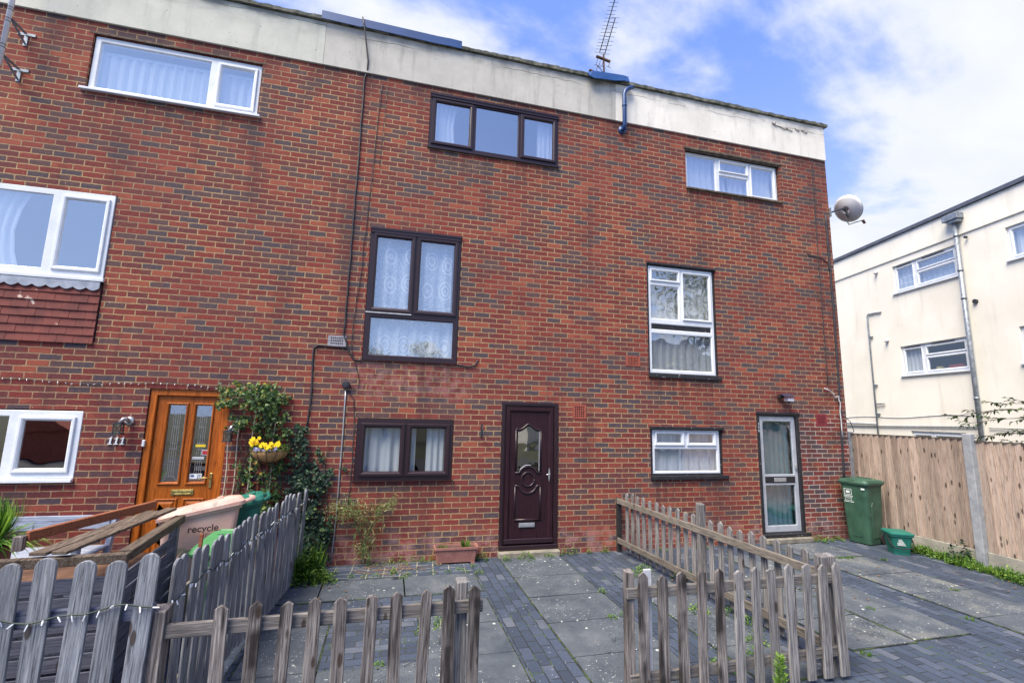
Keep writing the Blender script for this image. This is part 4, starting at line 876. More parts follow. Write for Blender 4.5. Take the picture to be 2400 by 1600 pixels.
m.tube([(0, .16, .14), (0, .17, .34), (0, .10, .36), (0, 0, .35)], .006, 5); T.part('wire_frame', m, DKMETAL)
it = []
for _ in range(520):
    a = RG.uniform(0, 6.28); q = .21 * math.sqrt(RG.random()); it.append(((q * math.cos(a), q * .75 * math.sin(a), .12 + RG.uniform(0, .08) - .6 * max(0, q - .17)), Vector((math.cos(a), math.sin(a), RG.uniform(-.5, 1))), rv(), .035, .022, RG.random()))
leaf_mesh('foliage', it, CLIMB, T.o)
def pansies(spots, mat):
    it = []
    for (x, y, z) in spots:
        for k in range(5):
            a = k * 1.256 + RG.uniform(-.2, .2); it.append(((x, y, z), Vector((math.cos(a), -.15, math.sin(a))), Vector((0, -1, .3)), RG.uniform(.022, .030), .03, RG.random()))
    leaf_mesh('pansy_flowers', it, mat, T.o, fold=.1)
pansies([(-.15 + RG.gauss(0, .028), -.10 + RG.gauss(0, .03), .235 + RG.gauss(0, .022)) for _ in range(12)] + [(.03 + RG.uniform(-.10, .12), -.12 + RG.gauss(0, .03), .195 + RG.gauss(0, .016)) for _ in range(22)], YELF)
pansies([(-.10 + RG.uniform(-.03, .2), -.14, .145 + RG.gauss(0, .015)) for _ in range(9)], BLUF)

# ================================================================ wall-mounted things
def lamp_111(loc, label, sc=1.0):
    T = Thing('wall_lantern', label, 'wall light', loc, local=True)
    m = MB(); m.tube([(.05, 0, .05), (.05, -.02, .05)], [.055, .045], 14); m.tube([(.05, -.02, .05), (.05, -.07, .075), (.03, -.11, .07), (.0, -.12, .03)], [.022, .024, .022, .012], 10); T.part('arm', m, SILVER, smooth=True)
    m = MB(); m.box(-.052, .052, -.172, -.068, .012, .022); m.box(-.036, .036, -.156, -.084, .0222, .034); m.box(-.048, .048, -.168, -.072, -.108, -.096)
    for sx in (-1, 1):
        for sy in (-1, 1): m.box(sx * .037 - .004, sx * .037 + .004, -.12 + sy * .037 - .004, -.12 + sy * .037 + .004, -.0958, .0118)
    m.bar((-.034, -.158, -.09), (.034, -.158, .008), .003, .003, (0, 1, 0)); m.bar((.034, -.1615, -.09), (-.034, -.1615, .008), .003, .003, (0, 1, 0)); T.part('lantern_cage', m, DKMETAL)
    m = MB(); m.box(-.035, .035, -.155, -.085, -.095, .011); T.part('lamp_glass', m, GL_OBS)
    return T
lamp_111((-4.665, 0, 1.735), 'silver lantern wall light above the house number 111')
lamp_111((-3.50, 0, 1.66), 'lantern wall light half hidden in leaves right of the orange door')
T = Thing('solar_light', 'small solar security light with panel above the right front door', 'security light', (4.97, 0, 2.35), local=True)
m = MB(); m.box(-.11, -.02, -.06, -.001, .0, .05); m.bar((-.06, -.06, .03), (.02, -.1, .02), .02, .02); T.part('bracket', m, RUBBER)
Mx = Matrix.Translation((.0, -.11, .045)) @ Matrix.Rotation(R_(26), 4, 'X')
m = MB(); m.box(-.10, .10, -.07, .07, -.006, .006, Mx); T.part('solar_panel', m, mottled('pv_blue', S(28, 34, 58), S(40, 48, 76), .2, 6, .05), bevel=.002)
m = MB()
for k in range(7): m.box(-.10 + k * .0333 - .0008, -.10 + k * .0333 + .0008, -.068, .068, .0062, .0068, Mx)
T.part('panel_grid', m, SILVER)
m = MB(); m.box(-.03, .10, -.15, -.06, -.055, .0); T.part('lamp_head', m, DISHW, bevel=.008)
m = MB(); m.tube([(.03, -.1, -.055), (.03, -.11, -.072)], [.018, .008], 8); T.part('sensor', m, RUBBER)
T = Thing('basket_bracket', 'empty black iron basket bracket between the brown window and brown door', 'bracket', (-.29, 0, 1.72), local=True)
m = MB(); m.box(-.012, .012, -.008, -.001, -.09, .10); m.tube([(0, -.01, .085), (0, -.10, .035), (0, -.19, -.02), (0, -.2, -.05), (0, -.18, -.06)], .006, 6); m.tube([(0, -.01, -.075), (0, -.09, -.055), (0, -.17, -.01)], .005, 6); T.part('arm', m, DKMETAL)
T = Thing('sensor_lamp', 'round dark weatherproof socket box on the brick wall left of the brown windows', 'junction box', (-2.17, 0, 2.31), local=True)
m = MB(); m.tube([(0, 0, 0), (0, -.045, 0), (0, -.06, 0)], [.052, .052, .044], 14); T.part('housing', m, DKMETAL); m = MB(); m.tube([(0, -.060, 0), (0, -.066, 0)], [.03, .028], 12); T.part('cover', m, CABLE)
def cable(name, pts, r, mat, label, smooth=True):
    m = MB(); m.tube(pts, r, 6); return solo(name, m, mat, label, 'cable', base=tuple(pts[-1]), smooth=smooth)
def wav(pts, y=-.012, n=6, a=.004, seed=1):
    rg = random.Random(seed); out = []
    for (x0, z0), (x1, z1) in zip(pts[:-1], pts[1:]):
        k = max(2, int(math.hypot(x1 - x0, z1 - z0) / .15))
        for i in range(k): t = i / k; out.append((x0 + (x1 - x0) * t + rg.gauss(0, a), y, z0 + (z1 - z0) * t + rg.gauss(0, a * .4)))
    out.append((pts[-1][0], y, pts[-1][1])); return out
cable('cable', [(-2.33, -.09, 7.82), (-2.30, -.10, 7.7), (-2.25, -.06, 7.4), (-2.21, -.04, 7.15), (-2.21, -.035, 7.03)] + wav([(-2.22, 6.98), (-2.24, 6.88), (-2.24, 5.34), (-2.25, 3.5), (-2.25, 3.0), (-2.16, 2.75), (-2.10, 2.66), (-1.99, 2.64)]), .011, CABLE, 'thick black cable running from the blue flashing down to the first-floor brown window')
cable('cable', wav([(-1.99, 6.86), (-2.04, 5.1), (-2.09, 3.82), (-2.14, 3.2), (-2.13, 2.8), (-2.05, 2.55), (-2.0, 2.35), (-2.03, 2.24), (-2.11, 2.28)], seed=2), .005, CABLE, 'thin black cable right of the thick one, ending at the round junction box')
cable('cable', wav([(-1.91, 6.84), (-1.94, 5.5)], seed=3), .003, CABLE, 'short thin cable high on the middle house under the parapet')
cable('cable', wav([(-2.2, 2.81), (-2.57, 2.83), (-2.62, 2.79), (-2.60, 2.2), (-2.62, 1.66)], seed=4), .012, CABLE, 'black cable dropping from the grey vent into the dark ivy')
cable('conduit', wav([(-2.17, 2.25), (-2.165, 1.3), (-2.17, .6), (-2.19, .05)], seed=5, a=.0015), .009, SILVER, 'thin grey metal conduit below the round junction box')
cable('cable', wav([(-2.14, 2.24), (-2.06, 2.12), (-2.03, 1.9), (-2.02, 1.3), (-2.03, .75)], seed=6), .0055, CABLE, 'loose black cable close along the left edge of the ground-floor brown window')
cable('cable', wav([(-.68, 2.66), (-.52, 2.63), (-.42, 2.66), (-.38, 2.74)], seed=7), .010, CABLE, 'short black cable stub at the bottom right corner of the first-floor brown window')
cable('cable', wav([(6.0, 7.0), (5.97, 5.0), (5.96, 3.0), (5.96, 2.6)], seed=8, a=.003), .007, CABLE, 'thin grey cable left of the thick one beside the corner of the right house')
cable('cable', wav([(6.22, 5.85), (6.23, 4.0), (6.20, 2.5), (6.17, 1.5), (6.15, .95)], seed=9, a=.003), .018, CABLE, 'thick dark cable run down the corner of the right house to the green bin')
cable('cable', wav([(5.72, 5.02), (6.05, 4.98), (6.18, 4.9), (6.22, 4.7)], seed=10, a=.003), .007, CABLE, 'short horizontal cable joining the corner cables at first-floor height')
cable('cable', wav([(5.86, 2.55), (6.0, 2.50), (6.08, 2.40), (6.14, 2.42), (6.16, 2.3), (6.17, 1.7)], y=-.035, seed=11, a=.008), .010, CABLEW, 'pale loose cable kinked across the corner of the right house')
cable('cable', [(6.2, -.03, 2.1), (6.36, -.04, 1.98), (6.44, -.03, 1.82), (6.40, .02, 1.7), (6.33, .04, 1.68)], .006, CABLE, 'thin cable looping out past the corner of the right house')
cable('cable', wav([(5.30, .14), (5.7, .17), (6.1, .16)], y=-.03, seed=12), .007, CABLE, 'black cable along the foot of the wall beside the right door')
m = MB(); rg = random.Random(9); pts = []
for x in np.linspace(-6.6, -3.66, 40): pts.append((x, -.012, 2.235 + .018 * math.sin(x * 4) + rg.gauss(0, .004)))
m.tube(pts, .0035, 4)
def light_string(pts, label, sizes=.011, seed=1, every=1):
    T = Thing('string_lights', label, 'string lights', pts[0])
    m = MB(); m.tube(pts, .004, 5); T.part('wire', m, GREENW)
    rg = random.Random(seed)
    for p in pts[::every]:
        m = MB(); d = Vector((rg.gauss(0, .6), rg.gauss(-.3, .3), rg.gauss(-1, .6))).normalized(); q = Vector(p)
        m.tube([q, q + d * sizes * 1.0, q + d * sizes * 2.6], [.0035, .0042, .003], 6); T.part('bulb', m, BULB)
light_string(pts, 'string of small clear lights fixed to the brick above the orange door', .009, 1, 1)

# ---- satellite dish
T = Thing('satellite_dish', 'white mesh satellite dish on the top corner of the right house', 'satellite dish', (6.34, .02, 5.92), local=True)
m = MB(); m.box(.0, .012, -.05, .05, -.09, .09); T.part('wall_plate', m, GALV)
m = MB(); m.tube([(.01, 0, 0), (.30, -.02, .11), (.40, -.02, .13)], .017, 8); m.tube([(.40, -.02, .16), (.42, -.02, .02), (.45, -.03, -.04)], .02, 8); T.part('mount', m, DKMETAL)
dn = Vector((.85, -.08, .48)).normalized(); da = Vector((.08, .85, 0)).normalized(); db = dn.cross(da).normalized(); dc = Vector((.52, .08, .16))
rings = []
for k in range(7):
    q = k / 6; rings.append([tuple(dc + da * (.30 * q * math.cos(t)) + db * (.27 * q * math.sin(t)) + dn * (.075 * q * q)) for t in np.linspace(0, 6.2832 * 27 / 28, 28)])
rb = [[tuple(Vector(v) - dn * .004) for v in r] for r in rings]
m = MB(); m.loft(rb[::-1][:-1] + rings[1:], cap=True); T.part('reflector', m, DISHW, smooth=True)
m = MB(); a0 = dc + Vector((.05, 0, -.26)); a1 = dc + Vector((.30, -.10, -.20))
m.tube([dc + Vector((0, 0, -.20)), a0 + Vector((0, 0, -.03)), a1], .011, 6); T.part('feed_arm', m, GALV)
m = MB(); m.tube([a1 - dn * .02, a1 + Vector((.03, 0, -.07))], [.028, .022], 10); T.part('receiver', m, RUST)

# ---- roof aerial
T = Thing('television_aerial', 'tall rooftop television aerial with long spiked boom above the blue flashing', 'aerial', (2.64, 2.0, 7.4))
m = MB(); m.tube([(2.62, 2.0, 7.4), (2.645, 2.0, 8.8), (2.62, 2.0, 10.05)], .02, 8); T.part('mast', m, RUST)
def boom(a, b, n, half, taper=.75):
    a, b = Vector(a), Vector(b); m = MB(); m.tube([a, b], .010, 6); d = (b - a).normalized(); s = d.cross(Vector((0, 0, 1))).normalized()
    for k in range(n):
        t = k / (n - 1); p = a.lerp(b, t); h = half * (1 - (1 - taper) * t); m.tube([p - s * h, p + s * h], .0045, 4)
    return m
T.part('boom', boom((2.50, 1.95, 10.03), (2.20, .60, 10.03), 16, .115), DKMETAL)
T.part('boom', boom((2.60, 1.9, 9.97), (2.38, .95, 9.97), 9, .115), DKMETAL)
m = MB(); m.bar((2.44, 2.0, 9.96), (2.78, 2.0, 9.90), .05, .035); m.bar((2.26, 1.98, 9.56), (2.60, 2.0, 9.50), .05, .035)
for x, z in ((2.42, 9.70), (2.48, 9.66), (2.56, 9.70), (2.40, 9.40), (2.72, 9.72)): m.tube([(x, 1.96, z), (x + .01, 1.9, z + .12)], .006, 5); m.tube([(x - .05, 1.95, z), (x + .05, 1.95, z - .01)], .005, 5)
m.tube([(2.60, 2.0, 9.6), (2.46, 1.98, 9.72), (2.42, 1.96, 9.52)], .008, 5); T.part('reflector', m, RUST)
# ---- white pole with brackets, top left
T = Thing('aerial_pole', 'white pole on two galvanised brackets at the top left of the brick wall', 'pole', (-6.35, -.30, 6.0))
m = MB(); m.tube([(-6.345, -.30, 5.95), (-6.345, -.30, 8.9)], .026, 12); T.part('pole', m, DISHW, smooth=True)
m = MB()
for z in (6.17, 6.21, 6.52, 6.56, 6.68, 6.71): m.tube([(-6.345, -.30, z), (-6.345, -.30, z + .008)], .0285, 12)
T.part('band', m, RUBBER)
for z in (6.60, 6.10):
    m = MB(); m.bar((-6.44, -.006, z), (-6.25, -.006, z), .012, .035); m.bar((-6.345, -.005, z + .01), (-6.345, -.005, z - .16), .04, .01, (0, 1, 0)); m.bar((-6.345, -.02, z), (-6.345, -.28, z), .03, .012); m.bar((-6.345, -.012, z - .13), (-6.345, -.25, z - .01), .025, .008); T.part('bracket', m, GALV)
T = None

# ================================================================ fences
def picket_prof(w, h, kind):
    if kind == 'point': return [(-w / 2, 0), (w / 2, 0), (w / 2, h - w * .42), (0, h), (-w / 2, h - w * .42)]
    p = [(-w / 2, 0), (w / 2, 0)]
    for a in np.linspace(0, math.pi, 11): p.append((w / 2 * math.cos(a), h - w / 2 + w / 2 * math.sin(a)))
    return p
def add_picket(T, x, y, z0, z1, w, th, kind, ang, mat, lean=(0, 0), name='picket', bev=.003):
    pf = picket_prof(w, z1 - z0, kind)
    if kind == 'point': pf = [pf[0], pf[1], (pf[2][0] - abs(FP.gauss(0, .002)), pf[2][1] + FP.gauss(0, .005)), (FP.gauss(0, .004), pf[3][1] - abs(FP.gauss(0, .004))), (pf[4][0] + abs(FP.gauss(0, .002)), pf[4][1] + FP.gauss(0, .005))]
    m = MB(); m.ext(pf, -th / 2, th / 2)
    o = mkobj(name, m, mat, T.o, None, bev)
    o.matrix_local = T.Mi @ (Matrix.Translation((x, y, z0)) @ Matrix.Rotation(ang, 4, 'Z') @ Matrix.Rotation(lean[0], 4, 'Y') @ Matrix.Rotation(lean[1], 4, 'X'))
    return o
def add_post(T, x, y, z0, z1, w, mat, lean=(0, 0), d=None, cap='slope'):
    d = d or w; m = MB()
    zc = z1 - z0
    vs = [(-w / 2, -d / 2, 0), (w / 2, -d / 2, 0), (w / 2, d / 2, 0), (-w / 2, d / 2, 0), (-w / 2, -d / 2, zc - .012), (w / 2, -d / 2, zc - .012), (w / 2, d / 2, zc), (-w / 2, d / 2, zc)]
    m.add(vs, [(0, 3, 2, 1), (4, 5, 6, 7), (0, 1, 5, 4), (1, 2, 6, 5), (2, 3, 7, 6), (3, 0, 4, 7)])
    o = mkobj('post', m, mat, T.o, None, .004); o.matrix_local = T.Mi @ (Matrix.Translation((x, y, z0)) @ Matrix.Rotation(lean[0], 4, 'Y') @ Matrix.Rotation(lean[1], 4, 'X')); return o
def add_rail(T, p, q, w, h, mat, name='rail'):
    m = MB(); m.bar(p, q, w, h); return T.part(name, m, mat, bevel=.004)
FP = random.Random(21)
# front left: pointed pickets
T = Thing('picket_fence', 'low weathered picket fence with dark damp-stained pointed tops at the front, left of the gap', 'fence', (-1.9, -3.5, 0), group='weathered picket fences')
for k in range(10):
    x = -2.43 + .161 * k; add_picket(T, x, -3.52 - .01 * FP.random(), .03, .865 + FP.gauss(0, .008), FP.uniform(.072, .080), .02, 'point', 0, PW_D, (FP.gauss(0, .012), FP.gauss(0, .01)))
add_post(T, -2.775, -3.47, 0, .85, .10, PW_D)
add_post(T, -1.05, -3.43, 0, .885, .075, PW_A)
add_rail(T, (-2.86, -3.49, .725), (-.915, -3.49, .735), .03, .075, RAILX); add_rail(T, (-2.86, -3.49, .17), (-.93, -3.49, .17), .03, .075, RAILX)
# front right
T = Thing('picket_fence', 'low weathered picket fence with pointed tops at the front, right of the gap', 'fence', (1.1, -3.5, 0), group='weathered picket fences')
for k in range(12):
    x = .235 + .157 * k; add_picket(T, x, -3.52 - .01 * FP.random(), .03, .875 + FP.gauss(0, .009), FP.uniform(.074, .084), .02, 'point', 0, PW_D if k < 5 else PW_A, (FP.gauss(0, .010), FP.gauss(0, .01)))
add_post(T, .155, -3.46, 0, .885, .06, PW_D); m = MB(); m.box(.275, .335, -3.47, -3.45, .12, .88); T.part('painted_board', m, WPAINT, bevel=.003)
add_post(T, 1.90, -3.44, 0, .90, .075, PW_A)
add_rail(T, (.12, -3.49, .735), (1.985, -3.49, .735), .03, .072, RAILX); add_rail(T, (.14, -3.49, .17), (1.99, -3.49, .20), .03, .072, RAILX)
# dividing fence, running back to the wall
A = Vector((1.83, -.06, 0)); B = Vector((1.99, -3.45, 0)); D = (B - A); ang = math.atan2(D.y, D.x)
T = Thing('picket_fence', 'grey picket fence running back to the wall between the brown and glazed front doors', 'fence', (1.85, -1.75, 0), group='weathered picket fences')
for k in range(22):
    if k == 11: continue
    t = .055 + k * .0432; p = A.lerp(B, t); add_picket(T, p.x + .02, p.y, .05, .875 + FP.gauss(0, .006), .074, .018, 'point', ang, PW_A, (FP.gauss(0, .012), FP.gauss(0, .008)))
add_post(T, 1.83, -.04, 0, .77, .06, RUBBER); p = A.lerp(B, .535); add_post(T, p.x + .0, p.y, 0, 1.02, .075, PW_A); add_post(T, 2.02, -3.40, 0, .89, .07, PW_A)
add_rail(T, A + Vector((-.03, .0, .73)), B + Vector((-.03, 0, .73)), .028, .075, RAILY); add_rail(T, A + Vector((-.03, 0, .17)), B + Vector((-.03, 0, .19)), .028, .075, RAILY)
# left: rounded pickets running back
A = Vector((-2.53, -.35, 0)); B = Vector((-2.79, -3.40, 0)); D = (B - A); ang = math.atan2(D.y, D.x)
T = Thing('round_top_fence', 'grey-blue round-topped picket fence with string lights running back to the ivy', 'fence', (-2.66, -1.9, 0))
for k in range(26):
    t = k / 25.6; p = A.lerp(B, t)
    zt = 1.02 + .045 * t + FP.gauss(0, .010) + (.03 if k in (6, 7) else 0); zb = .02 + (.10 * FP.random() if k > 9 else .0)
    if k == 25: zb = .68
    add_picket(T, p.x + .02, p.y, zb, zt, .088, .018, 'round', ang, PW_L, (FP.gauss(0, .018), FP.gauss(0, .010)))
add_rail(T, A + Vector((-.015, 0, .80)), B + Vector((-.015, .2, .80)), .028, .075, RAILY); add_rail(T, A + Vector((-.015, 0, .25)), B + Vector((-.015, .1, .25)), .028, .075, RAILY)
m = MB(); m.bar((-2.80, -2.95, 0), (-2.77, -2.95, 1.12), .02, .022, (0, 1, 0)); solo('wooden_stake', m, BRNW, 'thin brown wooden stake standing behind the round-topped fence', 'stake', base=(-2.8, -2.95, 0))
pts = []
for k in range(64):
    t = k / 63; p = A.lerp(B, t); pts.append((p.x + .048, p.y, .895 - .03 * t + .018 * math.sin(k * 1.3) + .012 * math.sin(k * .37)))
light_string(pts, 'string of clear lights draped along the round-topped side fence', .011, 2, 1)
# left front: rounded pickets
T = Thing('round_top_fence', 'grey round-topped picket fence at the front left corner before the storage box', 'fence', (-3.3, -3.5, 0))
xs = [-4.17, -4.03, -3.885, -3.74, -3.595, -3.45, -3.31, -3.145, -2.995, -2.85]
for x in xs: add_picket(T, x, -3.53, .02, 1.135 + FP.gauss(0, .010), FP.uniform(.094, .102), .02, 'round', 0, PW_L, (FP.gauss(.0, .012), 0))
add_rail(T, (-4.3, -3.50, .84), (-2.785, -3.50, .84), .03, .085, BOXW); add_rail(T, (-4.3, -3.50, .3), (-2.8, -3.50, .3), .03, .085, BOXW)
add_post(T, -2.80, -3.44, 0, .84, .08, PW_L)
pts = [(x, -3.552, .865 + .02 * math.sin(x * 8) + .01 * math.sin(x * 23) + .05 * max(0, x + 3.1)) for x in np.linspace(-4.2, -2.78, 24)]
light_string(pts, 'string of clear lights along the front round-topped pickets', .013, 5, 1)

# boundary fence, feather-edge boards between concrete posts
T = Thing('board_fence', 'tall pale feather-edge board fence with concrete posts beside the green bin', 'fence', (6.72, -1.6, 0))
def panel(y0, y1, x, zt):
    n = int(round((y0 - y1) / .1)); w = (y0 - y1) / n
    for k in range(n):
        a = y0 - w * k; b = a - w - .012; zz2 = zt + FP.gauss(0, .001); z0 = .215
        m = MB(); xo = FP.gauss(0, .0012)
        m.add([(x - .004 + xo, a, z0), (x - .032 + xo, b, z0), (x - .008, b, z0), (x, a, z0), (x - .004 + xo, a, zz2), (x - .032 + xo, b, zz2), (x - .008, b, zz2), (x, a, zz2)],
              [(0, 1, 2, 3), (7, 6, 5, 4), (0, 4, 5, 1), (1, 5, 6, 2), (2, 6, 7, 3), (3, 7, 4, 0)])
        T.part('board', m, FWOOD)
    m = MB(); m.box(x - .03, x + .02, y1, y0, zt + .001, zt + .016); T.part('capping_rail', m, mottled('dark_cap', S(70, 62, 54), S(96, 84, 74), .9, 14, .4))
    m = MB(); m.box(x - .035, x + .015, y1, y0, .0, .21); m.ring(y1 + .08, y0 - .08, .03, .16, [(0, -x + .0345), (.01, -x + .030)], Matrix(((0, -1, 0, 0), (1, 0, 0, 0), (0, 0, 1, 0), (0, 0, 0, 1)))); T.part('gravel_board', m, GBRD, bevel=.006)
panel(.24, -1.54, 6.70, 1.755); panel(-1.66, -3.5, 6.72, 1.73); panel(-3.62, -5.4, 6.74, 1.74)
for x, y, h in ((6.70, -1.60, 1.84), (6.70, .30, 1.80), (6.73, -3.56, 1.84), (6.74, -5.46, 1.84)):
    m = MB(); m.box(x - .075, x + .03, y - .055, y + .055, 0, h); T.part('concrete_post', m, PCON, bevel=.008)
# behind the boundary fence
# ================================================================ bins
def rrect(w, d, r, z, cx=0, cy=0, n=4):
    p = []
    for (sx, sy, a0) in ((1, 1, 0), (-1, 1, 90), (-1, -1, 180), (1, -1, 270)):
        for k in range(n + 1):
            a = R_(a0 + 90 * k / n); p.append((cx + sx * (w / 2 - r) + r * math.cos(a), cy + sy * (d / 2 - r) + r * math.sin(a), z))
    return p
def wheelie_bin(label, loc, rz, body, lid, w=.48, d=.55, h=1.0, tilt=(0, 0), group=None, slope=0.0, name='wheelie_bin'):
    def sl(m):
        m.v = [(x, y, z + (slope * (y / d + .5) * max(0, (z - .6 * h) / (.4 * h)))) for x, y, z in m.v]; return m
    T = Thing(name, label, 'wheelie bin', loc, rz, group, local=True, tilt=tilt)
    m = MB(); m.loft([rrect(w * .80, d * .72, .05, .02, 0, -.0), rrect(w * .82, d * .76, .055, .10), rrect(w * .93, d * .95, .05, h * .90), rrect(w * .94, d * .96, .05, h * .93), rrect(w * 1.0, d * 1.02, .05, h * .935), rrect(w * 1.0, d * 1.02, .05, h * .955)])
    T.part('body', sl(m), body, smooth=False, bevel=.0)
    m = MB()                                         # raised side and front panels
    for s in (-1, 1):
        pr = [(-d * .20, .12), (d * .20, .12), (d * .25, h * .62), (d * .18, h * .68), (-d * .18, h * .68), (-d * .25, h * .62)]
        vs = []
        for o_ in (0.0, .010):
            for (yy, z) in pr:
                xx = s * (w * (.41 + .0565 * (z - .1) / (h * .8)) + o_ - .002); vs.append((xx, yy * (1 - o_ * 3), z))
        n = 6; f = [tuple(range(n, 2 * n))] + [(i, (i + 1) % n, (i + 1) % n + n, i + n) for i in range(n)]; m.add(vs, f)
        vs = []
        for o_ in (0.0, .010):
            for (yy, z) in pr:
                y2 = s * (d * (.38 + .095 * (z - .1) / (h * .8)) + o_ - .002); vs.append((yy * (1 - o_ * 3) * .8, y2, z))
        m.add(vs, f)
    T.part('side_panel', sl(m), body)
    m = MB(); L = [rrect(w * 1.06, d * 1.08, .05, h * .957, 0, 0), rrect(w * 1.07, d * 1.09, .05, h * .985), rrect(w * .98, d * 1.0, .06, h * 1.02), rrect(w * .72, d * .74, .06, h * 1.035)]
    m.loft(L); ld = T.part('lid', sl(m), lid, bevel=.0)
    m = MB(); m.tube([(-w * .42, d * .52, h * .97), (-w * .42, d * .66, h * .985), (w * .42, d * .66, h * .985), (w * .42, d * .52, h * .97)], .016, 8); T.part('handle', sl(m), lid)
    m = MB(); m.loft([rrect(w * .5, .045, .015, h * 1.034, 0, d * .22), rrect(w * .5, .045, .015, h * 1.048, 0, d * .22)]); T.part('lid_ridge', sl(m), lid, ld); m = MB(); m.loft([rrect(w * .3, .05, .015, h * 1.0, 0, -d * .48), rrect(w * .3, .05, .015, h * 1.03, 0, -d * .46)]); T.part('lid_grip', sl(m), lid, ld)
    for s in (-1, 1):
        m = MB(); m.tube([(s * w * .36, d * .36, .1), (s * w * .47, d * .36, .1)], .1, 18); T.part('wheel', m, RUBBER)
    return T
# green bin at the corner; local -Y is its front
T = wheelie_bin('dark green wheelie bin standing against the brick corner and board fence', (6.20, -.27, 0), R_(-80), BING, BING, w=.44, d=.48, h=1.0)
m = MB()
yb = -.50 * .47 - .004
def facepatch(m, x0, x1, z0, z1, y, h=1.0, d=.50):     # sits on the sloping front
    f = lambda z: -(d * (.38 + .095 * (z - .1) / (h * .8))) - y
    m.add([(x0, f(z0), z0), (x1, f(z0), z0), (x1, f(z1), z1), (x0, f(z1), z1)], [(0, 1, 2, 3)])
m = MB(); zc = .80
for a in ((-.14, -.02, .86, .868), (-.14, -.02, .775, .783), (-.14, -.132, .783, .86), (-.028, -.02, .783, .86), (-.11, -.05, .80, .84), (-.15, -.01, .752, .762), (-.15, -.01, .735, .743), (-.13, -.03, .715, .721), (-.13, -.03, .682, .688), (-.13, -.124, .688, .715), (-.036, -.03, .688, .715), (-.15, -.07, .655, .666), (-.055, .0, .655, .666)): facepatch(m, *a, .004)
T.part('printed_sign', m, PRINT)
m = MB(); facepatch(m, .13, .185, .875, .905, .006); T.part('label_tag', m, PRINT)
# small kitchen caddy
T = Thing('food_waste_caddy', 'small teal food waste caddy with handle on the paving beside the green bin', 'food caddy', (6.12, -.86, 0), R_(-30), local=True)
m = MB(); m.loft([rrect(.22, .23, .04, .0), rrect(.235, .245, .04, .10), rrect(.24, .25, .04, .105), rrect(.28, .30, .04, .27), rrect(.31, .33, .04, .275), rrect(.31, .33, .04, .30)]); T.part('body', m, BINT)
m = MB(); m.loft([rrect(.325, .35, .04, .301), rrect(.325, .35, .04, .318), rrect(.27, .29, .05, .335), rrect(.2, .2, .05, .338)]); T.part('lid', m, BINT)
m = MB(); m.tube([(-.158, -.02, .27), (-.150, -.12, .17), (-.12, -.15, .115), (.0, -.155, .10), (.12, -.15, .115), (.150, -.12, .17), (.158, -.02, .27)], .009, 8); T.part('handle', m, RUBBER, smooth=True)
m = MB()
for k, (a, b) in enumerate(((-.05, -.01), (-.06, 0.0), (-.05, .01), (-.07, .02), (-.065, .03), (-.07, .04))): m.box(a, b, -.152 + .0022 * k, -.148 + .0022 * k, .225 - .016 * k, .232 - .016 * k)
T.part('printed_sign', m, PRINT)
# faded pink recycling bin in the left garden
T = wheelie_bin('sun-faded pink recycling bin with reddish lid in front of the orange door', (-3.27, -1.42, 0), R_(-72), BINPINK, BINRED, w=.54, d=.64, h=.95, slope=.12, tilt=(0, R_(-7)))
Tp = T
sx = .56 * .47 + .014
Mt = Matrix.Translation((sx + .004, -.10, .80)) @ Matrix.Rotation(R_(90), 4, 'Z') @ Matrix.Rotation(R_(90 - 3), 4, 'X')
text(T, 'recycle', 0, 0, 0, .085, PRINTK, None, .001, name='lettering', M=Mt, bold=True)
text(T, 'Council', 0, 0, 0, .05, PRINTK, None, .001, name='lettering', M=Matrix.Translation((sx - .003, .04, .745)) @ Matrix.Rotation(R_(90), 4, 'Z') @ Matrix.Rotation(R_(90 - 3), 4, 'X'))
wheelie_bin('teal green wheelie bin with raised lid rim behind the faded pink bin', (-3.04, -.95, 0), R_(-75), BINT, BINT, w=.34, d=.36, h=.96, slope=.08)
wheelie_bin('light green bin behind the round-topped fence and the brown stake', (-2.97, -1.80, 0), R_(-8), BINL, BINL, w=.32, d=.42, h=.755, slope=.06)

# ================================================================ left garden: storage box, bench, spiky plant
T = Thing('storage_box', 'weathered grey slatted wooden storage box with broken lid behind the front left pickets', 'storage box', (-3.32, -2.80, 0))
x0, x1, y0, y1, zt = -5.0, -3.25, -2.85, -1.70, .95
m = MB()
for z in np.arange(.06, .86, .115): m.box(x0 + .03, x1 - .03, y0, y0 + .02, z, z + .098)
T.part('front_slats', m, BOXW, bevel=.003)
m = MB()
for z in np.arange(.06, .86, .115): m.box(x1 - .02, x1, y0 + .03, y1 - .03, z, z + .098)
T.part('side_slats', m, wood('storage_wood_y', [S(72, 76, 92), S(92, 96, 112), S(112, 114, 128)], axis=1, streak=.7), bevel=.003)
m = MB()
for z in np.arange(.06, .55, .115): m.box(x0 + .03, x1 - .03, y1 - .02, y1, z, z + .098)
T.part('rear_slats', m, BOXW, bevel=.003)
for x, y in ((x1 - .03, y0 + .03), (x1 - .03, y1 - .03), (x0 + .03, y0 + .03), (x0 + .03, y1 - .03)):
    m = MB(); m.box(x - .032, x + .032, y - .032, y + .032, 0, .93); T.part('corner_post', m, PW_L, bevel=.003)
m = MB(); m.box(x0, x1 + .02, y0 - .03, y0 + .035, .931, .99); T.part('lid_rail', m, OLDW, bevel=.004)
m = MB(); m.box(x1 - .05, x1 + .03, y0 + .036, y1 + .02, .935, 1.0); T.part('lid_rail', m, OLDW, bevel=.004)
m = MB(); m.bar((-4.02, -2.35, 1.02), (-3.48, -1.62, 1.09), .04, .07); T.part('brown_rail', m, BRNW, bevel=.004)
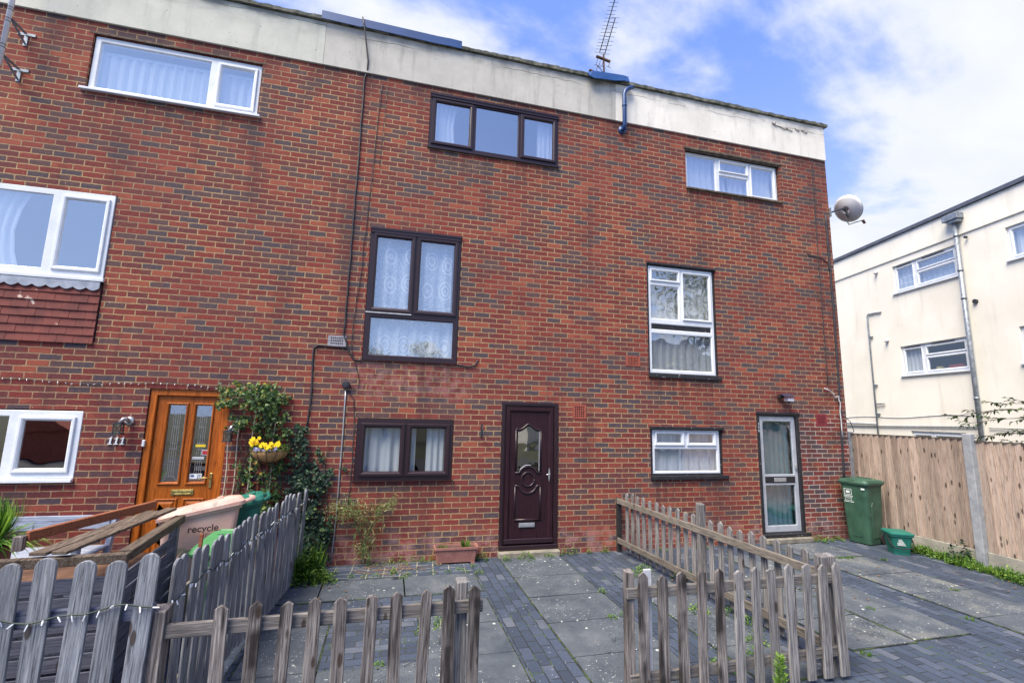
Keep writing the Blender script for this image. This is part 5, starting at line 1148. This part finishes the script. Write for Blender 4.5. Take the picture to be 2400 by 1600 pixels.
m = MB(); m.bar((-4.05, -2.37, .93), (-4.05, -2.37, 1.03), .06, .05); T.part('rail_block', m, PW_D, bevel=.003)
for (p, q, w_) in (((-3.72, -2.86, 1.015), (-3.45, -1.75, 1.05), .10), ((-3.60, -2.88, 1.02), (-3.33, -1.70, 1.06), .09)):
    m = MB(); m.bar(p, q, w_, .022); T.part('loose_plank', m, OLDW, bevel=.003)
m = MB(); m.box(x0 + .04, x1 - .06, y0 + .05, y1 - .25, .74, .76); T.part('inner_shelf', m, mottled('dark_shelf', S(84, 58, 44), S(110, 80, 60), .9, 8, .4))
T.o.rotation_euler[2] = R_(5)
T = Thing('garden_bench', 'pale grey painted wooden bench against the brick wall under the ground-floor white window', 'bench', (-4.95, -.45, 0))
m = MB(); m.box(-5.65, -4.53, -.30, -.27, .61, .755); T.part('backrest', m, BENW, bevel=.004)
m = MB(); m.bar((-4.54, -.34, .0), (-4.50, -.24, .77), .05, .07, (0, 1, 0)); T.part('rear_leg', m, BENW, bevel=.004); m = MB(); m.bar((-5.60, -.34, .0), (-5.64, -.24, .77), .05, .07, (0, 1, 0)); T.part('rear_leg', m, BENW, bevel=.004)
m = MB()
for k in range(4): m.box(-5.7, -4.5, -.42 - .12 * k, -.32 - .12 * k, .42, .445)
T.part('seat', m, BENW, bevel=.004)
for x in (-5.6, -4.57):
    m = MB(); m.box(x - .03, x + .03, -.80, -.74, 0, .56); T.part('front_leg', m, BENW, bevel=.004)
    m = MB(); m.box(x - .035, x + .035, -.84, -.34, .561, .59); T.part('armrest', m, BENW, bevel=.004)
it = []
for _ in range(520):
    a = RG.uniform(0, 6.28); el = RG.uniform(.1, 1.3); d = Vector((math.cos(a) * math.cos(el), math.sin(a) * math.cos(el), math.sin(el)))
    it.append(((-4.95 + .04 * math.cos(a), -1.35 + .04 * math.sin(a), .70 + RG.uniform(0, .06)), d, Vector((d.x, d.y, .6)), RG.uniform(.24, .44), .020, min(1, RG.random() * 1.2)))
T = Thing('spiky_plant', 'bright green spiky-leaved pot plant at the left edge in front of the bench', 'plant', (-4.95, -1.35, 0))
leaf_mesh('foliage', it, SPIKE, T.o, T.Mi, 'blade', fold=.38)
m = MB(); m.tube([(-4.95, -1.35, .0), (-4.95, -1.35, .72)], [.14, .17], 18); T.part('pot', m, PLANTER)

# ---- long planter by the brown door
T = Thing('planter_trough', 'long faded terracotta plastic planter against the wall left of the brown door', 'planter', (-.61, -.13, 0), local=True)
m = MB(); m.box(-.265, .265, -.075, .075, .0, .008); rings = [rrect(.50, .15, .012, .002), rrect(.55, .18, .012, .185), rrect(.585, .205, .012, .186), rrect(.585, .205, .012, .215), rrect(.55, .175, .012, .215), rrect(.54, .165, .012, .17)]
m = MB(); m.loft([rrect(.50, .15, .012, .025)] + rings[1:], cap=True); T.part('trough', m, PLANTER)
for sx in (-.22, .22):
    m = MB(); m.box(sx - .03, sx + .03, -.078, .078, .0, .0248); T.part('foot', m, PLANTER)
m = MB(); m.box(-.268, .268, -.08, .08, .171, .188); T.part('soil', m, SOIL)
leaf_mesh('weeds', tuft(-.18, 0, .1, .06, 50, .188, .004) + tuft(.12, -.02, .06, .12, 60, .188, .005) + clump(.16, 0, .05, .08, 60, .02, .188), WEED, T.o)

# ================================================================ small weeds (uncountable growth in joints and along walls)
it = []
for x in np.arange(-1.7, -.9, .13): it += clump(x, -.07, .05 + .03 * RG.random(), .09, 60, .022)
for x, y, r, h, n in ((-.25, -.12, .09, .12, 160), (.08, -.2, .05, .08, 80), (.36, -.17, .12, .11, 240), (.7, -.15, .09, .06, 90), (.98, -.06, .06, .14, 90), (1.12, -.06, .04, .12, 60), (1.35, -.05, .04, .08, 50), (1.6, -.05, .05, .08, 60),
                      (5.42, -.12, .12, .11, 240), (5.65, -.08, .08, .07, 120), (5.85, -.06, .10, .07, 160), (3.2, -.1, .1, .06, 110), (2.5, -.12, .08, .07, 90)): it += clump(x, y, r, h, n, .024)
for x, y in ((-1.9, -.5), (-1.75, -.52), (-1.62, -.5), (-.85, -.22), (-.95, -.5), (-.6, -.45), (-.75, -.5), (-.55, -.56), (-.40, -.35), (-1.25, -.52), (-2.1, -.3)): it += clump(x, y, .045, .05, 50, .018)
for x, y in ((-.38, -.62), (-1.3, -.66), (.86, -1.5), (.80, -2.15), (.66, -2.17), (-1.2, -2.1), (-1.55, -2.62), (-.70, -1.18)): it += clump(x, y, .05, .06, 70, .02)
for x, y in ((2.05, -1.2), (2.25, -1.6), (2.15, -1.25), (2.7, -1.7), (1.95, -2.3), (1.9, -2.6), (1.7, -2.9), (1.45, -3.1), (1.62, -2.2), (1.75, -.9), (1.55, -1.05), (1.1, -3.2)): it += clump(x, y, .10, .10, 130, .028)
for x, y in ((4.9, -.92), (5.1, -.93), (5.0, -.95), (3.5, -2.5), (5.1, -2.25), (2.5, -3.25), (4.3, -2.9), (5.5, -1.1), (3.0, -1.95)): it += tuft(x, y, .05, .045, 60, w=.0025, lean=1.1) + clump(x, y, .07, .015, 70, .010)
o = leaf_mesh('weeds', it, WEED); meta(o, 'small green weeds in the paving joints and along the foot of the wall', 'weeds', kind='stuff')
it = []
for _ in range(150):
    y = -.75 - RG.random() * 2.8; x = 6.55 - RG.random() * (.12 + .14 * (-y - .7)) ; it += clump(x, y, .07, RG.uniform(.06, .15), 34, .04)
    if RG.random() < .5: it += tuft(x, y, .06, .14, 14, w=.006)
o = leaf_mesh('undergrowth', it, WEED); meta(o, 'strip of green undergrowth along the foot of the board fence', 'undergrowth', kind='stuff')
plant('fern', 'single taller leafy seedling in front of the concrete fence post', 'plant', (6.5, -1.42, 0), clump(6.50, -1.42, .12, .30, 90, .07, .05), IVY)
it = tuft(1.18, -3.72, .04, .30, 12, w=.004, lean=.10)
for _ in range(260):
    z = .06 + .27 * RG.random(); r = .08 * (1 - z / .4); a = RG.uniform(0, 6.28); it.append(((1.18 + r * .4 * math.cos(a), -3.72 + r * .4 * math.sin(a), z), Vector((math.cos(a), math.sin(a), .9)), rv(), .05 * (1.1 - z), .008, RG.uniform(.5, 1)))
plant('feathery_weed', 'tall feathery yellow-green weed in front of the right front pickets', 'plant', (1.18, -3.72, 0), it, WEED, shape='blade')
for i, (x, y, h) in enumerate(((-1.42, -.66, .14), (-1.05, -2.35, .28))):
    m = MB(); m.tube([(x, y, 0), (x + .004, y, h * .7)], .003, 5)
    plant('seedling', ('small upright seedling in a slab joint behind the front left fence', 'taller lime green seedling between the last front left pickets')[i], 'plant', (x, y, 0), clump(x, y, .03 + .02 * i, h * .6, 110, .024, h * .45), WEED, m, STEMW)
m = MB(); rg = random.Random(5)
for _ in range(46):
    x, y = -1.55 + rg.gauss(0, .20), -.30 + rg.gauss(0, .07); a = rg.uniform(-.6, .6); L = rg.uniform(.04, .22); m.tube([(x, y, .012), (x + L * .5 * math.cos(a), y + L * .5 * math.sin(a), .02), (x + L * math.cos(a), y + L * math.sin(a), .010)], .003, 4)
solo('dead_twigs', m, mottled('twig', S(96, 76, 62), S(136, 112, 92), .9, 14, .2), 'scatter of brown dead twigs on the paving below the wispy plant', 'twigs', kind='stuff')
it = []
for _ in range(60):
    x, y = RG.choice(((5.9, -2.3), (-2.2, -.9), (4.9, -1.5), (2.2, -1.4), (-1.5, -.4), (3.1, -2.1))); x += RG.gauss(0, .3); y += RG.gauss(0, .16)
    it.append(((x, y, .018), Vector((RG.gauss(0, 1), RG.gauss(0, 1), .1)), Vector((0, 0, 1)), .04, .025, RG.random()))
o = leaf_mesh('fallen_leaves', it, leafmat('brown_leaf', [(0, S(96, 62, 44)), (1, S(160, 124, 84))])); meta(o, 'scattered brown fallen leaves on the paving', 'leaves', kind='stuff')

# ================================================================ trees
def limb(m, p, d, L, r, depth, tips, rg, spread=.55):
    d = d.normalized(); pts = [p]; rs = [r]; q = p.copy()
    for k in range(4):
        d = (d + Vector((rg.gauss(0, .10), rg.gauss(0, .10), rg.gauss(.02, .06)))).normalized(); q = q + d * L / 4; pts.append(q.copy()); rs.append(r * (1 - .16 * (k + 1)))
    m.tube(pts, rs, 7 if r > .03 else 5, caps=False)
    if depth == 0: tips.append((q, d)); return
    tips.append((pts[2], d))
    for k in range(rg.choice((2, 3, 3))):
        nd = (d + Vector((rg.gauss(0, spread), rg.gauss(0, spread), rg.gauss(.1, spread * .6)))).normalized()
        limb(m, q if k else pts[3], nd, L * rg.uniform(.62, .85), rs[-1] * .8, depth - 1, tips, rg, spread)
def tree(name, label, loc, h, r, depth, nl, ls, mat, seed, spread=.6, hang=.3):
    rg = random.Random(seed); T = Thing(name, label, 'tree', loc); m = MB(); tips = []
    base = Vector(loc); m.tube([base + Vector((0, 0, -.05)), base + Vector((0, 0, h * .15)), base + Vector((.05, 0, h * .34))], [r * 1.4, r, r * .9], 10, caps=False)
    for k in range(4): limb(m, base + Vector((.05, 0, h * .33)), Vector((rg.gauss(0, .6), rg.gauss(0, .6), 1)), h * .24, r * .6, depth, tips, rg, spread)
    T.part('trunk', m, BARK, smooth=True); it = []
    for p, d in tips:
        sh = rg.uniform(0, .45)
        for _ in range(nl):
            o_ = Vector((rg.gauss(0, 1), rg.gauss(0, 1), rg.gauss(0, .7))) * h * .05; q = p + o_
            it.append((q, Vector((rg.gauss(0, 1), rg.gauss(0, 1), rg.gauss(-hang, .6))), Vector((rg.gauss(0, .5), rg.gauss(0, .5), 1)), ls * rg.uniform(.6, 1.3), ls * rg.uniform(.4, .7), min(1, sh + rg.uniform(0, .55))))
    leaf_mesh('crown', it, mat, T.o, T.Mi); return T
# low spreading tree behind the board fence: its branches reach over the fence from the right
T = Thing('small_tree', 'leafy branches of a small tree reaching over the board fence from the right', 'tree', (7.9, -3.6, 0))
m = MB(); tips = []; rg = random.Random(14)
m.tube([(7.9, -3.6, 0), (7.88, -3.55, 1.0), (7.85, -3.4, 1.7)], [.06, .05, .04], 8)
def spray(p0, p1, p2, r):
    pts = [Vector(p0).lerp(Vector(p1), t).lerp(Vector(p1).lerp(Vector(p2), t), t) for t in np.linspace(0, 1, 12)]
    m.tube(pts, [r * (1 - .75 * k / 11) for k in range(12)], 5)
    for k, p in enumerate(pts[2:]):
        d = (pts[min(k + 3, 11)] - pts[k + 1]).normalized()
        for s in (-1, 1):
            sd_ = (d.cross(Vector((0, 0, 1))) * s * rg.uniform(.2, .9) + d * rg.uniform(.4, 1) + Vector((0, 0, rg.gauss(0, .2)))).normalized(); L = rg.uniform(.12, .30)
            q = p + sd_ * L; m.tube([p, p + sd_ * L * .5 + Vector((0, 0, .01)), q], [.003, .0025, .001], 4)
            for j in range(7): tips.append((p.lerp(q, (j + 1) / 7), sd_))
for a in (((7.85, -3.4, 1.7), (7.7, -2.3, 2.45), (7.6, -.92, 2.12), .016), ((7.85, -3.4, 1.7), (7.7, -2.4, 2.3), (7.5, -1.15, 2.0), .014), ((7.85, -3.4, 1.7), (7.6, -2.3, 2.05), (7.6, -1.2, 1.78), .013),
          ((7.85, -3.4, 1.7), (7.9, -2.5, 2.35), (7.9, -1.3, 2.32), .013), ((7.85, -3.4, 1.6), (7.3, -2.6, 1.9), (7.3, -1.9, 1.72), .012), ((7.85, -3.4, 1.7), (8.4, -4.2, 2.6), (8.9, -4.9, 2.7), .014), ((7.85, -3.4, 1.7), (7.8, -4.4, 2.4), (7.6, -5.2, 2.3), .014), ((7.85, -3.4, 1.7), (8.5, -3.0, 2.5), (9.2, -2.8, 2.6), .014), ((7.85, -3.4, 1.7), (7.9, -3.5, 2.5), (8.1, -3.7, 3.1), .014), ((7.85, -3.4, 1.7), (8.3, -2.5, 2.3), (8.5, -1.7, 2.4), .012)): spray(*a)
T.part('branch', m, BARK, smooth=True)
leaf_mesh('crown', [(p, d + Vector((rg.gauss(0, .6), rg.gauss(0, .6), rg.gauss(-.35, .4))), Vector((rg.gauss(0, .4), rg.gauss(0, .4), 1)), rg.uniform(.055, .095), rg.uniform(.028, .045), rg.random()) for p, d in tips], BRANL, T.o, T.Mi)
# across the road: what the windows reflect
tree('autumn_tree', 'broad yellow-green tree across the road, seen only as a reflection in the white windows', (14.5, -16.5, 0), 11.5, .28, 3, 46, .22, TREEL, 3)
tree('autumn_tree', 'smaller golden tree across the road, seen only as a reflection in the lowest brown pane', (-1.8, -27, 0), 8.0, .2, 3, 38, .18, TREEL, 8)
tree('autumn_tree', 'leafy tree across the road, seen only as a reflection in the ground-floor white window', (-15.5, -23, 0), 8.5, .22, 3, 36, .2, TREEL, 12)
m = MB(); m.box(-14.2, -12.4, -14.8, -13.4, 0, 1.0); m.ext([(-14.35, 1.0), (-12.25, 1.0), (-13.3, 1.65)], -14.9, -13.3); solo('garden_shed', m, TERRA, 'small orange shed across the road, seen only as a reflection in the ground-floor white window', 'shed', base=(-13.3, -14, 0))
HO = Thing('opposite_house', 'pale rendered house across the road, seen only as a reflection in the ground-floor windows', 'house', (13, -20, 0))
Mo = Matrix.Translation((13, -20, 0)) @ Matrix.Rotation(math.pi, 4, 'Z'); HO.Mi = HO.Mi @ Mo
oh = [(-5, -3.4, 1, 2.2), (-1, .6, 1, 2.2), (3, 4.4, 1, 2.2), (-5, -3.4, 3.6, 4.8), (-1, .6, 3.6, 4.8), (3, 4.4, 3.6, 4.8), (1.3, 2.2, -.01, 2.1)]
m = MB(); m.plate(-7, 7, 0, 5.2, oh, 0, .25); m.box(-7, -6.75, .251, 8, 0, 5.2); m.box(6.75, 7, .251, 8, 0, 5.2); HO.part('wall', m, CREAM)
m = MB(); m.add([(-7.2, -.3, 5.2), (7.2, -.3, 5.2), (7.2, 4, 7.6), (-7.2, 4, 7.6), (7.2, 8.3, 5.2), (-7.2, 8.3, 5.2)], [(0, 1, 2, 3), (3, 2, 4, 5), (0, 3, 5), (1, 4, 2), (0, 5, 4, 1)]); HO.part('roof', m, FELT)
for a, b, c, d in oh[:6]: window(HO, a, b, c, d, WHITE, [(a + .08, (a + b) / 2 - .04, c + .08, d - .08, True), ((a + b) / 2 + .04, b - .08, c + .08, d - .08, True)], rec=.05, curts=[(a, b, c, d, 6, CURT, 0)])
m = MB(); m.box(1.31, 2.19, .05, .10, 0, 2.09); HO.part('door', m, BLUE, bevel=.01)
